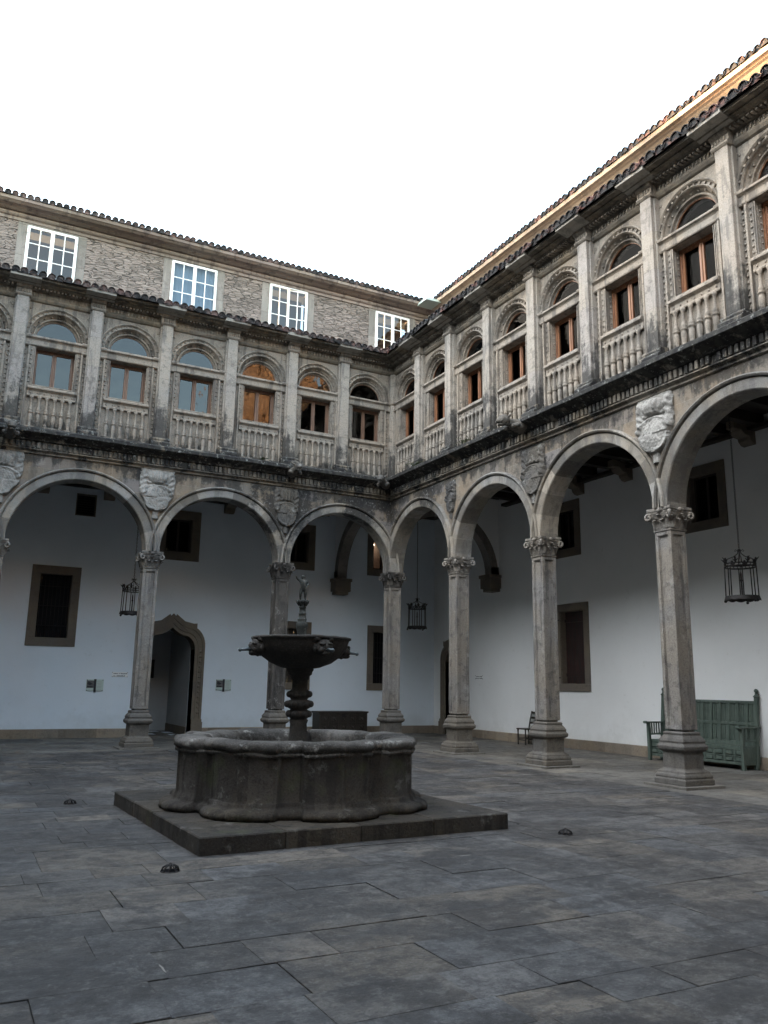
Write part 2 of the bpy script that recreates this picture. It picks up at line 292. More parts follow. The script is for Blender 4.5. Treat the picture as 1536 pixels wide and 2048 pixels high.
# ------------------------------------------------------------------ mesh builder
TI = lambda p: (p[0], p[1], p[2])
TL = lambda p: (-p[0], -p[1], p[2])      # north wing: (along, out, up) -> world
TR = lambda p: (-p[1], -p[0], p[2])      # east wing
class MB:
    def __init__(s): s.v = []; s.f = []; s.sm = []; s.tn = []; s.tone = .5; s.hu = []; s.hue = .5
    def add(s, vs, fs, smooth=False):
        o = len(s.v); s.v += [tuple(v) for v in vs]
        for f in fs: s.f.append(tuple(i+o for i in f)); s.sm.append(smooth); s.tn.append(s.tone); s.hu.append(s.hue)
        return s
    def box(s, x0, x1, y0, y1, z0, z1):
        return s.add([(x0, y0, z0), (x1, y0, z0), (x1, y1, z0), (x0, y1, z0), (x0, y0, z1), (x1, y0, z1), (x1, y1, z1), (x0, y1, z1)],
                     [(0, 3, 2, 1), (4, 5, 6, 7), (0, 1, 5, 4), (1, 2, 6, 5), (2, 3, 7, 6), (3, 0, 4, 7)])
    def boxes(s, *bs):
        for b in bs: s.box(*b)
        return s
    def lathe(s, prof, n=16, c=(0, 0), smooth=True, sq=False, ph=0., cap=True):
        vs, fs = [], []
        if sq:
            for r, z in prof: vs += [(c[0]-r, c[1]-r, z), (c[0]+r, c[1]-r, z), (c[0]+r, c[1]+r, z), (c[0]-r, c[1]+r, z)]
            n = 4; smooth = False
        else:
            for r, z in prof: vs += [(c[0]+r*math.cos(ph+2*PI*i/n), c[1]+r*math.sin(ph+2*PI*i/n), z) for i in range(n)]
        for j in range(len(prof)-1):
            for i in range(n): a = j*n+i; b = j*n+(i+1) % n; fs.append((a, b, b+n, a+n))
        s.add(vs, fs, smooth)
        if cap:
            s.add(vs[:n], [tuple(reversed(range(n)))]); s.add(vs[-n:], [tuple(range(n))])
        return s
    def prism(s, poly, w0, w1):                     # poly in (u,z), extruded along w
        n = len(poly); vs = [(u, w0, z) for u, z in poly]+[(u, w1, z) for u, z in poly]
        return s.add(vs, [tuple(range(n)), tuple(reversed(range(n, 2*n)))]+[(i, i+n, (i+1) % n+n, (i+1) % n) for i in range(n)])
    def sweep(s, prof, u0, u1, miter=False, step=None, closed=True):  # prof in (w,z), swept along u
        us = [u0]
        if step:
            while us[-1]+step*1.3 < u1: us.append(us[-1]+step*rnd.uniform(.8, 1.2))
        us.append(u1); n = len(prof)
        for a, b in zip(us, us[1:]):
            s.tone = rnd.random() if step else s.tone
            va = [((w if (miter and a == u0) else a), w, z) for w, z in prof]; vb = [(b, w, z) for w, z in prof]
            s.add(va+vb, [(i, i+1, i+1+n, i+n) for i in range(n-1)]+([(n-1, 0, n, 2*n-1)] if closed else []))
            if closed and a == us[0] and not miter: s.add(va, [tuple(range(n))])
            if closed and b == us[-1]: s.add(vb, [tuple(range(n))])
        return s
    def arc(s, prof, cu, cz, a0=0., a1=PI, n=24, blocks=0, smooth=False):   # prof in (r,w)
        m = len(prof); ring = []
        for k in range(n+1):
            a = a0+(a1-a0)*k/n; ring.append([(cu+r*math.cos(a), w, cz+r*math.sin(a)) for r, w in prof])
        for k in range(n):
            if blocks and k % max(1, n//blocks) == 0: s.tone = rnd.random()
            s.add(ring[k]+ring[k+1], [(i, i+1, i+1+m, i+m) for i in range(m-1)], smooth)
        return s
    def plate(s, u0, u1, z0, z1, cu, r, w, n=28):   # flat wall around a semicircular hole springing at z0
        an = sorted(set([PI*k/n for k in range(n+1)]+[math.atan2(z1-z0, u1-cu), math.atan2(z1-z0, u0-cu)]))
        A, B = [], []
        for a in an:
            c, q = math.cos(a), math.sin(a); t = 1e9
            if c > 1e-6: t = min(t, (u1-cu)/c)
            if c < -1e-6: t = min(t, (u0-cu)/c)
            if q > 1e-6: t = min(t, (z1-z0)/q)
            A.append((cu+r*c, w, z0+r*q)); B.append((cu+t*c, w, z0+t*q))
        m = len(an)
        return s.add(A+B, [(i, i+1, i+1+m, i+m) for i in range(m-1)])
    def tube(s, pts, rad, n=8, caps=True):
        pts = [Vector(p) for p in pts]; rs = rad if isinstance(rad, (list, tuple)) else [rad]*len(pts)
        vs = []; up = None
        for i, p in enumerate(pts):
            d = (pts[min(i+1, len(pts)-1)]-pts[max(i-1, 0)]).normalized()
            if up is None: up = Vector((0, 0, 1)) if abs(d.z) < .9 else Vector((1, 0, 0))
            a = d.cross(up).normalized(); b = a.cross(d).normalized(); up = b
            for k in range(n): t = 2*PI*k/n; vs.append(p+a*rs[i]*math.cos(t)+b*rs[i]*math.sin(t))
        m = len(pts)
        fs = [(j*n+i, j*n+(i+1) % n, (j+1)*n+(i+1) % n, (j+1)*n+i) for j in range(m-1) for i in range(n)]
        s.add(vs, fs, True)
        if caps: s.add(vs[:n], [tuple(reversed(range(n)))]); s.add(vs[-n:], [tuple(range(n))])
        return s
    def ball(s, c, r, sc=(1, 1, 1), n=10, m=7, jit=0.):
        vs = []
        for j in range(1, m):
            for i in range(n):
                a, b = 2*PI*i/n, PI*j/m
                q = Vector((math.sin(b)*math.cos(a), math.sin(b)*math.sin(a), math.cos(b)))
                k = 1+jit*noise.noise(q*2.3+Vector(c)*9)
                vs.append((c[0]+r*sc[0]*q.x*k, c[1]+r*sc[1]*q.y*k, c[2]+r*sc[2]*q.z*k))
        t = len(vs); vs += [(c[0], c[1], c[2]+r*sc[2]), (c[0], c[1], c[2]-r*sc[2])]
        fs = [(j*n+i, (j+1)*n+i, (j+1)*n+(i+1) % n, j*n+(i+1) % n) for j in range(m-2) for i in range(n)]
        fs += [(t, i, (i+1) % n) for i in range(n)]+[(t+1, (m-2)*n+(i+1) % n, (m-2)*n+i) for i in range(n)]
        return s.add(vs, fs, True)
    def stud(s, u, w, z, r=.018, d=.016):
        n = 6; vs = [(u+r*math.cos(2*PI*i/n), w, z+r*math.sin(2*PI*i/n)) for i in range(n)]+[(u, w+d, z)]
        return s.add(vs, [(i, (i+1) % n, n) for i in range(n)])
    def build(s, name, mat, parent=None, T=TI, loc=(0, 0, 0), rz=0., bevel=0., disp=0., weld=True):
        me = bpy.data.meshes.new(name); me.from_pydata([T(v) for v in s.v], [], s.f)
        at = me.attributes.new('tone', 'FLOAT', 'FACE'); at.data.foreach_set('value', s.tn)
        a2 = me.attributes.new('hue', 'FLOAT', 'FACE'); a2.data.foreach_set('value', s.hu)
        me.polygons.foreach_set('use_smooth', s.sm)
        bm = bmesh.new(); bm.from_mesh(me)
        if weld: bmesh.ops.remove_doubles(bm, verts=bm.verts, dist=1e-5)
        bmesh.ops.recalc_face_normals(bm, faces=bm.faces)
        if bevel:
            es = [e for e in bm.edges if len(e.link_faces) == 2 and not (e.link_faces[0].smooth and e.link_faces[1].smooth) and e.calc_face_angle(0) > .5]
            bmesh.ops.bevel(bm, geom=es, offset=bevel, offset_type='OFFSET', segments=1, affect='EDGES', clamp_overlap=True)
        if disp:
            for v in bm.verts:
                q = Vector(v.co)*5.; v.co += Vector((noise.noise(q), noise.noise(q+Vector((9, 0, 0))), noise.noise(q+Vector((0, 9, 0)))))*disp
        bm.to_mesh(me); bm.free(); me.update(); me.materials.append(M[mat] if isinstance(mat, str) else mat)
        o = bpy.data.objects.new(name, me); COL.objects.link(o); o.location = loc; o.rotation_euler = (0, 0, rz)
        if parent: o.parent = parent
        return o

def tag(o, label=None, cat=None, group=None, kind=None):
    for k, v in (('label', label), ('category', cat), ('group', group), ('kind', kind)):
        if v: o[k] = v
    return o
def thing(name, label, cat, loc=(0, 0, 0), rz=0., group=None):
    o = bpy.data.objects.new(name, None); o.empty_display_size = .2; COL.objects.link(o); o.location = loc; o.rotation_euler = (0, 0, rz)
    return tag(o, label, cat, group)
def dup(o, loc=None, parent=None, rz=None):
    c = o.copy(); COL.objects.link(c)
    if parent is not None: c.parent = parent
    if loc is not None: c.location = loc
    if rz is not None: c.rotation_euler = (0, 0, rz)
    for ch in list(o.children): dup(ch, None, c)
    return c

# ------------------------------------------------------------------ ground and paving
tag(MB().add([(-150, -150, -.014), (150, -150, -.014), (150, 150, -.014), (-150, 150, -.014)], [(0, 1, 2, 3)]).build('ground', 'joint'), kind='structure')
JT = []
def pave(name, mat, x0, x1, y0, y1, rows, slabs, along='x', zt=0.):
    m = MB(); a = (y0 if along == 'x' else x0); end = (y1 if along == 'x' else x1)
    while a < end-.05:
        b = min(end, a+rnd.uniform(*rows));
        if end-b < .2: b = end
        p = (x0 if along == 'x' else y0); pe = (x1 if along == 'x' else y1); p += 0
        while p < pe-.02:
            q = min(pe, p+rnd.uniform(*slabs))
            if pe-q < .3: q = pe
            g = .0008 if rnd.random() < .8 else .0022
            m.tone = min(1, max(0, rnd.gauss(.5, .2))); m.hue = rnd.random()**1.1
            dz = zt+rnd.uniform(-.002, .002); t1, t2 = rnd.uniform(-.003, .003), rnd.uniform(-.003, .003)
            X0, X1, Y0, Y1 = (p+g, q-g, a+g, b-g) if along == 'x' else (a+g, b-g, p+g, q-g)
            jx = [rnd.uniform(-.004, .004) for _ in range(4)]
            vs = [(X0+jx[0], Y0+jx[1], -.06), (X1+jx[2], Y0+jx[1], -.06), (X1+jx[2], Y1+jx[3], -.06), (X0+jx[0], Y1+jx[3], -.06)]
            vs += [(v[0], v[1], dz+(t1 if i in (1, 2) else 0)+(t2 if i > 1 else 0)) for i, v in enumerate(vs)]
            m.add(vs, [(4, 5, 6, 7), (0, 1, 5, 4), (1, 2, 6, 5), (2, 3, 7, 6), (3, 0, 4, 7)])
            if along == 'x' and x0 < -10: JT.append((p, q, a, b))
            p = q
        a = b
    return tag(m.build(name, mat, bevel=.002), kind='structure')
pave('pavement', 'paving', -17.6, -.75, -24.6, -.75, (.34, .58), (.42, 1.1))
pave('gallery_floor', 'gal_floor', -17.6, 3.9, -.75, 7.4, (.55, .8), (.7, 1.3))
pave('gallery_floor', 'gal_floor', -.75, 3.9, -24.6, -.75, (.55, .8), (.7, 1.3), 'y')

m = MB(); rj = random.Random(4)
for p, q, a, b in JT:
    for _ in range(2):
        if rj.random() > .05: continue
        w_ = rj.uniform(.004, .011); l = rj.uniform(.04, .22); m.tone = rj.random()
        if rj.random() < .5:
            s0 = rj.uniform(p, max(p, q-l)); n_ = 5
            pts = [(s0+l*i/n_, b+rj.uniform(-.004, .004)) for i in range(n_+1)]; d = (0, 1)
        else:
            s0 = rj.uniform(a, max(a, b-l)); n_ = 5
            pts = [(q+rj.uniform(-.004, .004), s0+l*i/n_) for i in range(n_+1)]; d = (1, 0)
        vs = []
        for i, (x, y) in enumerate(pts):
            ww = w_*(.3 if i in (0, n_) else rj.uniform(.6, 1.1)); vs += [(x-d[0]*ww, y-d[1]*ww, .0065), (x+d[0]*ww, y+d[1]*ww, .0065)]
        m.add(vs, [(2*i, 2*i+1, 2*i+3, 2*i+2) for i in range(n_)])
tag(m.build('pavement_mortar', 'mortar', weld=False), kind='structure')

# ------------------------------------------------------------------ the two wings of the cloister
CL = [0, 3.47, 7.0, 10.58, 14.1]; CR = [0, 3.56, 6.96, 10.55, 14.1, 17.6]
UL = [1.83, 3.455, 5.245, 7.04, 8.83, 10.6, 12.4]; UR = [1.85, 3.49, 5.275, 7.05, 8.855, 10.67, 12.457, 14.25, 16.0]
ZS = 4.80
north = thing('cloister_wing', 'cloister wing facing the fountain with white casement windows in its rubble top wall', 'building')
east = thing('cloister_wing', 'cloister wing with warm brown window frames, its ochre top cornice catching the sun', 'building')

# column: built once per wing (copies share the mesh)
def column_parts(T, parent, loc):
    sh = MB(); sh.lathe([(.150, .895), (.150, 4.385)], sq=True)
    root = sh.build('column', 'stone_col', parent, T, loc, bevel=.012)
    # sunk panels framed on all four faces
    fr = MB()
    for sx, sy in ((1, 0), (-1, 0), (0, 1), (0, -1)):
        for t in (-1, 1):
            for a, b, z0, z1 in ((.112, .168, 1.0, 4.3),):
                lo, hi = sorted((t*a, t*b))
                if sx: fr.box(*sorted((sx*.148, sx*.184)), lo, hi, z0, z1)
                else: fr.box(lo, hi, *sorted((sy*.148, sy*.184)), z0, z1)
                l2, h2 = sorted((t*.098, t*.113))
                if sx: fr.box(*sorted((sx*.148, sx*.166)), l2, h2, z0, z1)
                else: fr.box(l2, h2, *sorted((sy*.148, sy*.166)), z0, z1)
        for z0, z1 in ((.93, 1.0), (4.3, 4.36)):
            if sx: fr.box(*sorted((sx*.148, sx*.184)), -.168, .168, z0, z1)
            else: fr.box(-.168, .168, *sorted((sy*.148, sy*.184)), z0, z1)
    for a in (-1, 1):
        for b in (-1, 1): fr.box(*sorted((a*.150, a*.186)), *sorted((b*.150, b*.186)), .93, 4.36)
    fr.build('shaft_panel', 'stone_col', root, T, bevel=.006)
    pd = MB(); pd.lathe([(.345, .04), (.345, .13), (.325, .145), (.335, .17), (.32, .21), (.30, .225), (.30, .25), (.245, .285), (.232, .30), (.232, .565),
                         (.25, .575), (.29, .605), (.30, .66), (.27, .70), (.262, .715), (.275, .74), (.255, .785), (.215, .835), (.21, .85), (.222, .868), (.205, .893), (.172, .90)], sq=True)
    pd.build('pedestal', 'stone_base', root, T, bevel=.008)
    cap = MB(); cap.lathe([(.172, 4.36), (.20, 4.375), (.20, 4.40), (.183, 4.415), (.185, 4.50), (.21, 4.60), (.255, 4.70)], sq=True)
    n = 24
    ab = []
    for i in range(4):                                  # abacus with hollow sides
        for k in range(6):
            t = k/6.; a = (-1+2*t)*.275; hol = .04*math.sin(PI*t)
            p = (a, -(.275-hol)); c, q = math.cos(i*PI/2), math.sin(i*PI/2)
            ab.append((p[0]*c-p[1]*q, p[0]*q+p[1]*c))
    m_ = len(ab)
    for z0, z1, k in ((4.715, 4.75, .93), (4.75, 4.80, 1.0)):
        vs = [(x*k, y*k, z0) for x, y in ab]+[(x*k, y*k, z1) for x, y in ab]
        cap.add(vs, [tuple(range(m_)), tuple(range(m_, 2*m_))]+[(i, (i+1) % m_, (i+1) % m_+m_, i+m_) for i in range(m_)])
    def leaf(ang, r0, z0, hgt, wd, curl, k2=1.):
        pts = []
        for t, rr, zz, w_ in ((0, 0, 0, .8), (.35, .008, .4, 1.), (.7, .03, .78, .85), (.92, .07, 1., .55), (1, .09*1., .88, .2)):
            pts.append((r0+rr*curl, z0+hgt*zz, wd*w_*.5))
        c, q = math.cos(ang), math.sin(ang); vs = []
        for r, z, w_ in pts:
            for tt, dr in ((-w_, -.012), (-w_*.45, .012), (0, .002), (w_*.45, .012), (w_, -.012)): vs.append(((r+dr)*c-tt*q, (r+dr)*q+tt*c, z))
        nn = len(pts); cap.add(vs, [(j*5+i, j*5+i+1, (j+1)*5+i+1, (j+1)*5+i) for j in range(nn-1) for i in range(4)], True)
    for i in range(4):
        a = i*PI/2
        for off in (-.085, .085):                       # lower leaf ring: two per face
            c, q = math.cos(a), math.sin(a); leaf_a = a
            base = len(cap.v); leaf(a, .20, 4.41, .16, .17, 1.3)
            for j in range(base, len(cap.v)):
                v = cap.v[j]; cap.v[j] = (v[0]-off*q, v[1]+off*c, v[2])
        leaf(a+PI/4, .262, 4.42, .18, .18, 1.3)
        leaf(a, .205, 4.52, .15, .16, 1.2)
        cap.ball((math.cos(a)*.255, math.sin(a)*.255, 4.745), .042, n=8, m=5)   # rosette
        # scroll volutes at the corners, one each way
        for sgn in (-1, 1):
            b = a+PI/4; pts = []
            for k in range(15):
                t = k/14.; sp = t*2.9*PI/2+.3; rr = .066*(1-.72*t)
                cen = Vector((math.cos(b)*.355, math.sin(b)*.365, 4.64))
                dirv = Vector((math.cos(b-sgn*.45), math.sin(b-sgn*.45), 0))
                pts.append(cen+dirv*(rr*math.sin(sp*1.3))+Vector((0, 0, rr*math.cos(sp*1.3)))+Vector((-math.sin(b), math.cos(b), 0))*sgn*.022)
            cap.tube([Vector((math.cos(a+(PI/4 if 1 else 0)-sgn*.0)*.22-math.sin(b)*sgn*.09, math.sin(b)*.22+math.cos(b)*sgn*.09, 4.60))]+[Vector((math.cos(b)*.30, math.sin(b)*.30, 4.70))]+pts, .024, 7)
    cap.build('capital', 'stone_col', root, T, disp=.006)
    sl_ = MB(); sl_.tone = .75; sl_.box(-.47, .47, -.44, .47, -.01, .041)
    sl_.build('footing_slab', 'gal_floor', root, T, bevel=.004)
    return root
cN = column_parts(TL, north, (0, 0, 0)); cE = column_parts(TR, east, TR((CR[1], 0, 0)))
for u in CL[1:]:
    q = dup(cN, TL((u, 0, 0)), north)
    if u == CL[1]:
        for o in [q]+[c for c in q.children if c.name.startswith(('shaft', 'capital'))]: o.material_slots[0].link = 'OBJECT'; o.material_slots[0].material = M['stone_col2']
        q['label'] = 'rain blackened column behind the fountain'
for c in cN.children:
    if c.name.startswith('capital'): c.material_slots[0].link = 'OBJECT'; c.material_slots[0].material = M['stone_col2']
for u in CR[2:]: dup(cE, TR((u, 0, 0)), east)

def arcade(T, par, C, uend):
    wall = MB()
    ztop = 6.93
    for a, b in zip(C, C[1:]):
        cu = (a+b)/2; r = (b-a)/2-.172; lo = a if a else -.2
        wall.plate(max(lo, .2 if not a else a), b, ZS, ztop, cu, r+.27, .20)
        wall.plate(-.25 if not a else a, b, ZS, 7.5, cu, r, -.25)
        wall.arc([(r+.27, .20), (r+.27, .24)], cu, ZS, n=40)
    wall.box(C[-1]-.17, uend, -.25, .2, 0, ztop)
    wall.build('arcade_wall', 'stone_arc', par, T)
    for a, b in zip(C, C[1:]):
        cu = (a+b)/2; r = (b-a)/2-.172
        m = MB(); m.arc([(r, -.262), (r, .205), (r+.02, .225), (r+.19, .225), (r+.195, .185), (r+.215, .185), (r+.222, .262), (r+.25, .285), (r+.28, .262), (r+.29, .198)], cu, ZS, n=44, blocks=11)
        m.arc([(r+.002, -.262), (r+.2, -.264), (r+.2, -.249)], cu, ZS, n=44)
        m.build('arch', 'stone_vous', par, T)
    # impost block over each capital
    for u in C:
        MB().box(u-.175, u+.175, -.25, .222, ZS-.002, ZS+.28).build('impost', 'stone_vous', par, T)

arcade(TL, north, CL, 17.6); arcade(TR, east, CR, 24.6)

# ledge between the storeys
LP = [(.19, 6.90), (.25, 6.92), (.25, 6.96), (.29, 6.985), (.33, 7.0), (.33, 7.02), (.28, 7.03), (.28, 7.20), (.35, 7.22), (.37, 7.25), (.44, 7.29), (.56, 7.335), (.60, 7.36), (.60, 7.44), (.57, 7.46), (.50, 7.50), (.10, 7.54), (.10, 6.95)]
EP = [(.11, 10.83), (.15, 10.85), (.19, 10.90), (.20, 10.935), (.165, 10.95), (.165, 11.07), (.20, 11.085), (.24, 11.10), (.24, 11.13), (.37, 11.135), (.39, 11.16), (.50, 11.165), (.50, 11.195), (.63, 11.20), (.65, 11.25), (.63, 11.27), (.05, 11.27), (.05, 10.83)]
def ledge(T, par, uend, U):
    m = MB(); m.sweep(LP, 0, uend, True, 1.1); m.tone = .5
    u = .42
    while u < uend-.1:
        if rnd.random() > .04: m.tone = rnd.random(); m.box(u, u+.068, .28, .345+rnd.uniform(-.012, .004), 7.045, 7.19)
        u += .118
    ob = m.build('ledge', 'stone_ledge', par, T, disp=.008)
    m = MB(); m.sweep(EP, 0, uend, True, 1.4)
    ob = m.build('entablature', 'stone_ledge', par, T, disp=.006)
    m = MB(); u = .3
    while u < uend-.1:
        if min(abs(u-q) for q in U) > .2:
            m.tone = rnd.random(); m.box(u, u+.028, .16, .186, 10.965, 11.05)
            m.box(u-.02, u+.048, .16, .181, 11.035, 11.062)
            m.box(u-.018, u+.034, .235, .35, 11.085, 11.133)
        u += .088
    m.build('frieze_carving', 'stone_up', par, T)
ledge(TL, north, 17.6, UL); ledge(TR, east, 24.6, UR)

# a bay of the upper storey
def bay(T, par, uc, glassmat):
    T0 = T; T = lambda p: T0((p[0], p[1]-.02, p[2]))
    hw = .86; ow = .485; zt = 9.95; R = .80; r0 = .50
    loc = T0((uc, 0, 0))
    m = MB(); w = .12
    m.plate(-hw, hw, zt, 10.86, 0, R, w, 24)
    m.add([(-hw, w, 7.5), (-ow, w, 7.5), (-ow, w, 9.68), (-hw, w, 9.68)], [(0, 1, 2, 3)]); m.add([(hw, w, 7.5), (ow, w, 7.5), (ow, w, 9.68), (hw, w, 9.68)], [(0, 1, 2, 3)])
    m.add([(-hw, w, 9.68), (hw, w, 9.68), (hw, w, zt), (-hw, w, zt)], [(0, 1, 2, 3)])
    m.add([(-ow, w, 7.5), (ow, w, 7.5), (ow, w, 8.66), (-ow, w, 8.66)], [(0, 1, 2, 3)])
    for s in (-1, 1): m.box(*sorted((s*ow, s*(ow+.16))), -.20, w-.002, 8.6, 9.70)
    m.box(-hw, hw, -.2, w-.003, 9.68, zt-.001)
    b = m.build('bay_wall', 'stone_up', par, T, loc, weld=False)
    # arch mouldings
    m = MB(); pr = [(R, .118), (R+.0, .155), (R-.025, .185), (R-.05, .155), (R-.055, .125), (.69, .125), (.685, .17), (.665, .19), (.645, .16), (.64, .11), (.575, .01), (.57, .055), (.55, .08), (.53, .065), (.525, .0), (r0, -.01), (r0, -.2)]
    m.arc(pr, 0, zt, n=32, blocks=9, smooth=False)
    for k in range(17):
        a = PI*(k+.5)/17; c, q = math.cos(a), math.sin(a)
        for rr0, rr1, dw in ((.695, .742, .158),):
            tt = .017
            vs = [(rr*c-t*q, ww, zt+rr*q+t*c) for ww in (.12, dw) for rr, t in ((rr0, -tt), (rr1, -tt), (rr1, tt), (rr0, tt))]
            m.add(vs, [(4, 5, 6, 7), (0, 1, 5, 4), (1, 2, 6, 5), (2, 3, 7, 6), (3, 0, 4, 7)])
    for k in range(11):
        a = PI*(k+.5)/11; rr = .607; m.ball((rr*math.cos(a), .07, zt+rr*math.sin(a)), .027, n=6, m=4)
    m.build('arch_moulding', 'stone_up', b, T)
    # transom, impost capitals, sill
    m = MB()
    m.sweep([(.0, 9.69), (.15, 9.69), (.165, 9.715), (.165, 9.83), (.19, 9.86), (.225, 9.88), (.225, 9.915), (.19, 9.945), (.0, 9.952)], -.60, .60)
    for s in (-1, 1):
        a0, a1 = sorted((s*.595, s*.83))
        m.sweep([(.0, 9.66), (.19, 9.66), (.21, 9.69), (.175, 9.72), (.175, 9.84), (.235, 9.88), (.25, 9.925), (.20, 9.965), (.0, 9.97)], a0, a1)
    m.build('transom', 'stone_up', b, T, bevel=.004)
    m = MB()
    for s in (-1, 1):
        m.tone = .6
        m.box(*sorted((s*.50, s*.515)), .12, .136, 8.62, 9.66)
        m.box(*sorted((s*.595, s*.635)), .12, .185, 7.54, 9.66)
        m.box(*sorted((s*.775, s*.80)), .12, .155, 7.54, 9.66)
        m.box(*sorted((s*.46, s*.475)), .12, .132, 8.62, 9.66)
        z = 7.68
        while z < 9.6:
            m.ball((s*.702, .125, z), .028, n=6, m=4); z += .118
        z = 8.75
        while z < 9.6:
            m.ball((s*.555, .125, z), .023, n=6, m=4); z += .118
            # studs on the jamb reveal
            m.ball((s*(ow-.001), -.02, z-.05), .024, n=6, m=4)
        m.box(*sorted((s*(ow-.012), s*ow)), -.09, -.075, 8.70, 9.62); m.box(*sorted((s*(ow-.012), s*ow)), .04, .055, 8.70, 9.62)
        # little crosses in the spandrels
        for du, dz in ((0, 0), (.05, 0), (-.05, 0), (0, .05), (0, -.05)): m.ball((s*.73+du, .122, 10.66+dz), .026, n=6, m=4)
    m.build('carved_studs', 'stone_up', b, T)
    # balustrade
    m = MB()
    m.sweep([(.08, 8.37), (.18, 8.37), (.19, 8.40), (.17, 8.42), (.17, 8.51), (.20, 8.535), (.235, 8.56), (.235, 8.60), (.20, 8.63), (.08, 8.645)], -.565, .565)
    for k in range(7): m.ball((-.48+.16*k, .172, 8.465), .022, n=6, m=4)
    rail = m.build('balustrade', 'stone_up', par, T, loc, bevel=.004)
    MB().sweep([(.08, 8.645), (.17, 8.645), (.17, 8.675), (-.18, 8.69), (-.18, 8.64)], -.484, .484).build('window_sill', 'stone_up', rail, T, bevel=.004)
    MB().box(-.565, .565, .10, .28, 7.525, 7.60).build('plinth', 'stone_up', rail, T, bevel=.004)
    bl = MB(); prof = [(.045, 0), (.05, .03), (.036, .05), (.048, .13), (.056, .22), (.05, .30), (.04, .335), (.062, .35), (.062, .37), (.038, .385), (.052, .41), (.05, .44), (.033, .48), (.026, .60), (.03, .70), (.046, .73), (.046, .77)]
    bl.lathe(prof, 10); b0 = bl.build('baluster', 'stone_up', rail, T0, T((-.44, .185, 7.60)))
    for k in range(1, 6): dup(b0, T((-.44+.176*k, .185, 7.60)), rail)
    # window: wooden frame and two leaves
    m = MB(); W0 = -.12
    m.boxes((-.485, -.445, W0-.03, W0+.05, 8.67, 9.70), (.445, .485, W0-.03, W0+.05, 8.67, 9.70), (-.485, .485, W0-.03, W0+.05, 8.67, 8.71), (-.485, .485, W0-.03, W0+.05, 9.64, 9.70))
    m.boxes((-.442, -.395, W0-.02, W0+.03, 8.71, 9.64), (.395, .442, W0-.02, W0+.03, 8.71, 9.64), (-.052, -.004, W0-.02, W0+.03, 8.71, 9.64), (.004, .052, W0-.02, W0+.03, 8.71, 9.64), (-.012, .012, W0+.03, W0+.05, 8.71, 9.64))
    m.boxes((-.395, -.052, W0-.02, W0+.03, 8.71, 8.75), (.052, .395, W0-.02, W0+.03, 8.71, 8.75), (-.395, -.052, W0-.02, W0+.03, 9.60, 9.64), (.052, .395, W0-.02, W0+.03, 9.60, 9.64))
    m.arc([(.50, -.05), (.50, -.02), (.482, -.02), (.482, -.05)], 0, 9.952, n=24); m.box(-.49, .49, -.05, -.02, 9.952, 9.972)
    wn = m.build('window', 'wood_n' if par is north else 'wood', par, T, loc, bevel=.004)
    p = MB()
    for u0, u1 in ((-.395, -.052), (.052, .395)):
        dd = rnd.uniform(-.004, .004)
        p.add([(u0, W0+dd, 8.76), (u1, W0-dd, 8.76), (u1, W0-dd, 9.59), (u0, W0+dd, 9.59)], [(0, 1, 2, 3)])
    p.add([(.49*math.cos(PI*i/16), -.035, 9.955+.49*math.sin(PI*i/16)) for i in range(17)], [tuple(range(17))])
    p.build('pane', glassmat, wn, T)
    return b, rail, wn
def pilaster(T, par, u, hw=.138):
    m = MB(); m.tone = .5
    m.box(u-hw, u+hw, .0, .298, 7.745, 10.88); m.box(u-hw-.03, u+hw+.03, .0, .22, 7.7, 10.86)
    b = m.build('pilaster', 'stone_pil', par, T, bevel=.008)
    m = MB()
    for p in ([(.0, 7.50), (.43, 7.50), (.43, 7.60), (.40, 7.63), (.36, 7.66), (.37, 7.70), (.345, 7.735), (.31, 7.75), (.0, 7.75)],):
        m.sweep(p, u-hw-.10, u+hw+.10)
    m.build('pilaster_base', 'stone_ledge', b, T, bevel=.006, disp=.008)
    m = MB(); m.sweep([(.0, 10.86), (.31, 10.86), (.345, 10.895), (.35, 10.925), (.31, 10.94), (.31, 11.05), (.36, 11.08), (.385, 11.115), (.385, 11.14), (.0, 11.14)], u-hw-.045, u+hw+.045)
    k = u-hw-.02
    while k < u+hw: m.box(k, k+.03, .31, .332, 10.955, 11.04); k += .062
    m.build('pilaster_capital', 'stone_up', b, T, bevel=.005)
    m = MB(); m.sweep([(.0, 11.14), (.40, 11.14), (.44, 11.155), (.47, 11.165), (.52, 11.17), (.56, 11.185), (.70, 11.19), (.71, 11.285), (.0, 11.285)], u-.36, u+.36)
    m.build('cornice_block', 'stone_slab', b, T, bevel=.006, disp=.008)
def upper(T, par, U, gm, u1c):
    bl = None
    edges = [.22]+U
    for i, (a, b) in enumerate(zip(edges, edges[1:])):
        uc = (a+b)/2 if i else u1c
        if bl is None: bl = bay(T, par, uc, gm)
        else:
            for o in bl: dup(o, T((uc, 0, 0)), par)
    for u in U: pilaster(T, par, u)
    # grouped half pilasters at the inner corner
    m = MB(); m.box(.13, .25, .0, .20, 7.54, 10.86); m.box(.0, .14, -.0, .14, 7.54, 10.85)
    m.build('corner_pilaster', 'stone_pil', par, T, bevel=.008)
upper(TL, north, UL, 'glass', 1.02); upper(TR, east, UR, 'glass_r', 1.02)
for T, par, u0, u1 in ((TL, north, UL[-1], 17.6), (TR, east, UR[-1], 24.6)):
    MB().box(u0, u1, -.2, .12, 7.5, 10.86).build('end_bay_wall', 'stone_up', par, T)

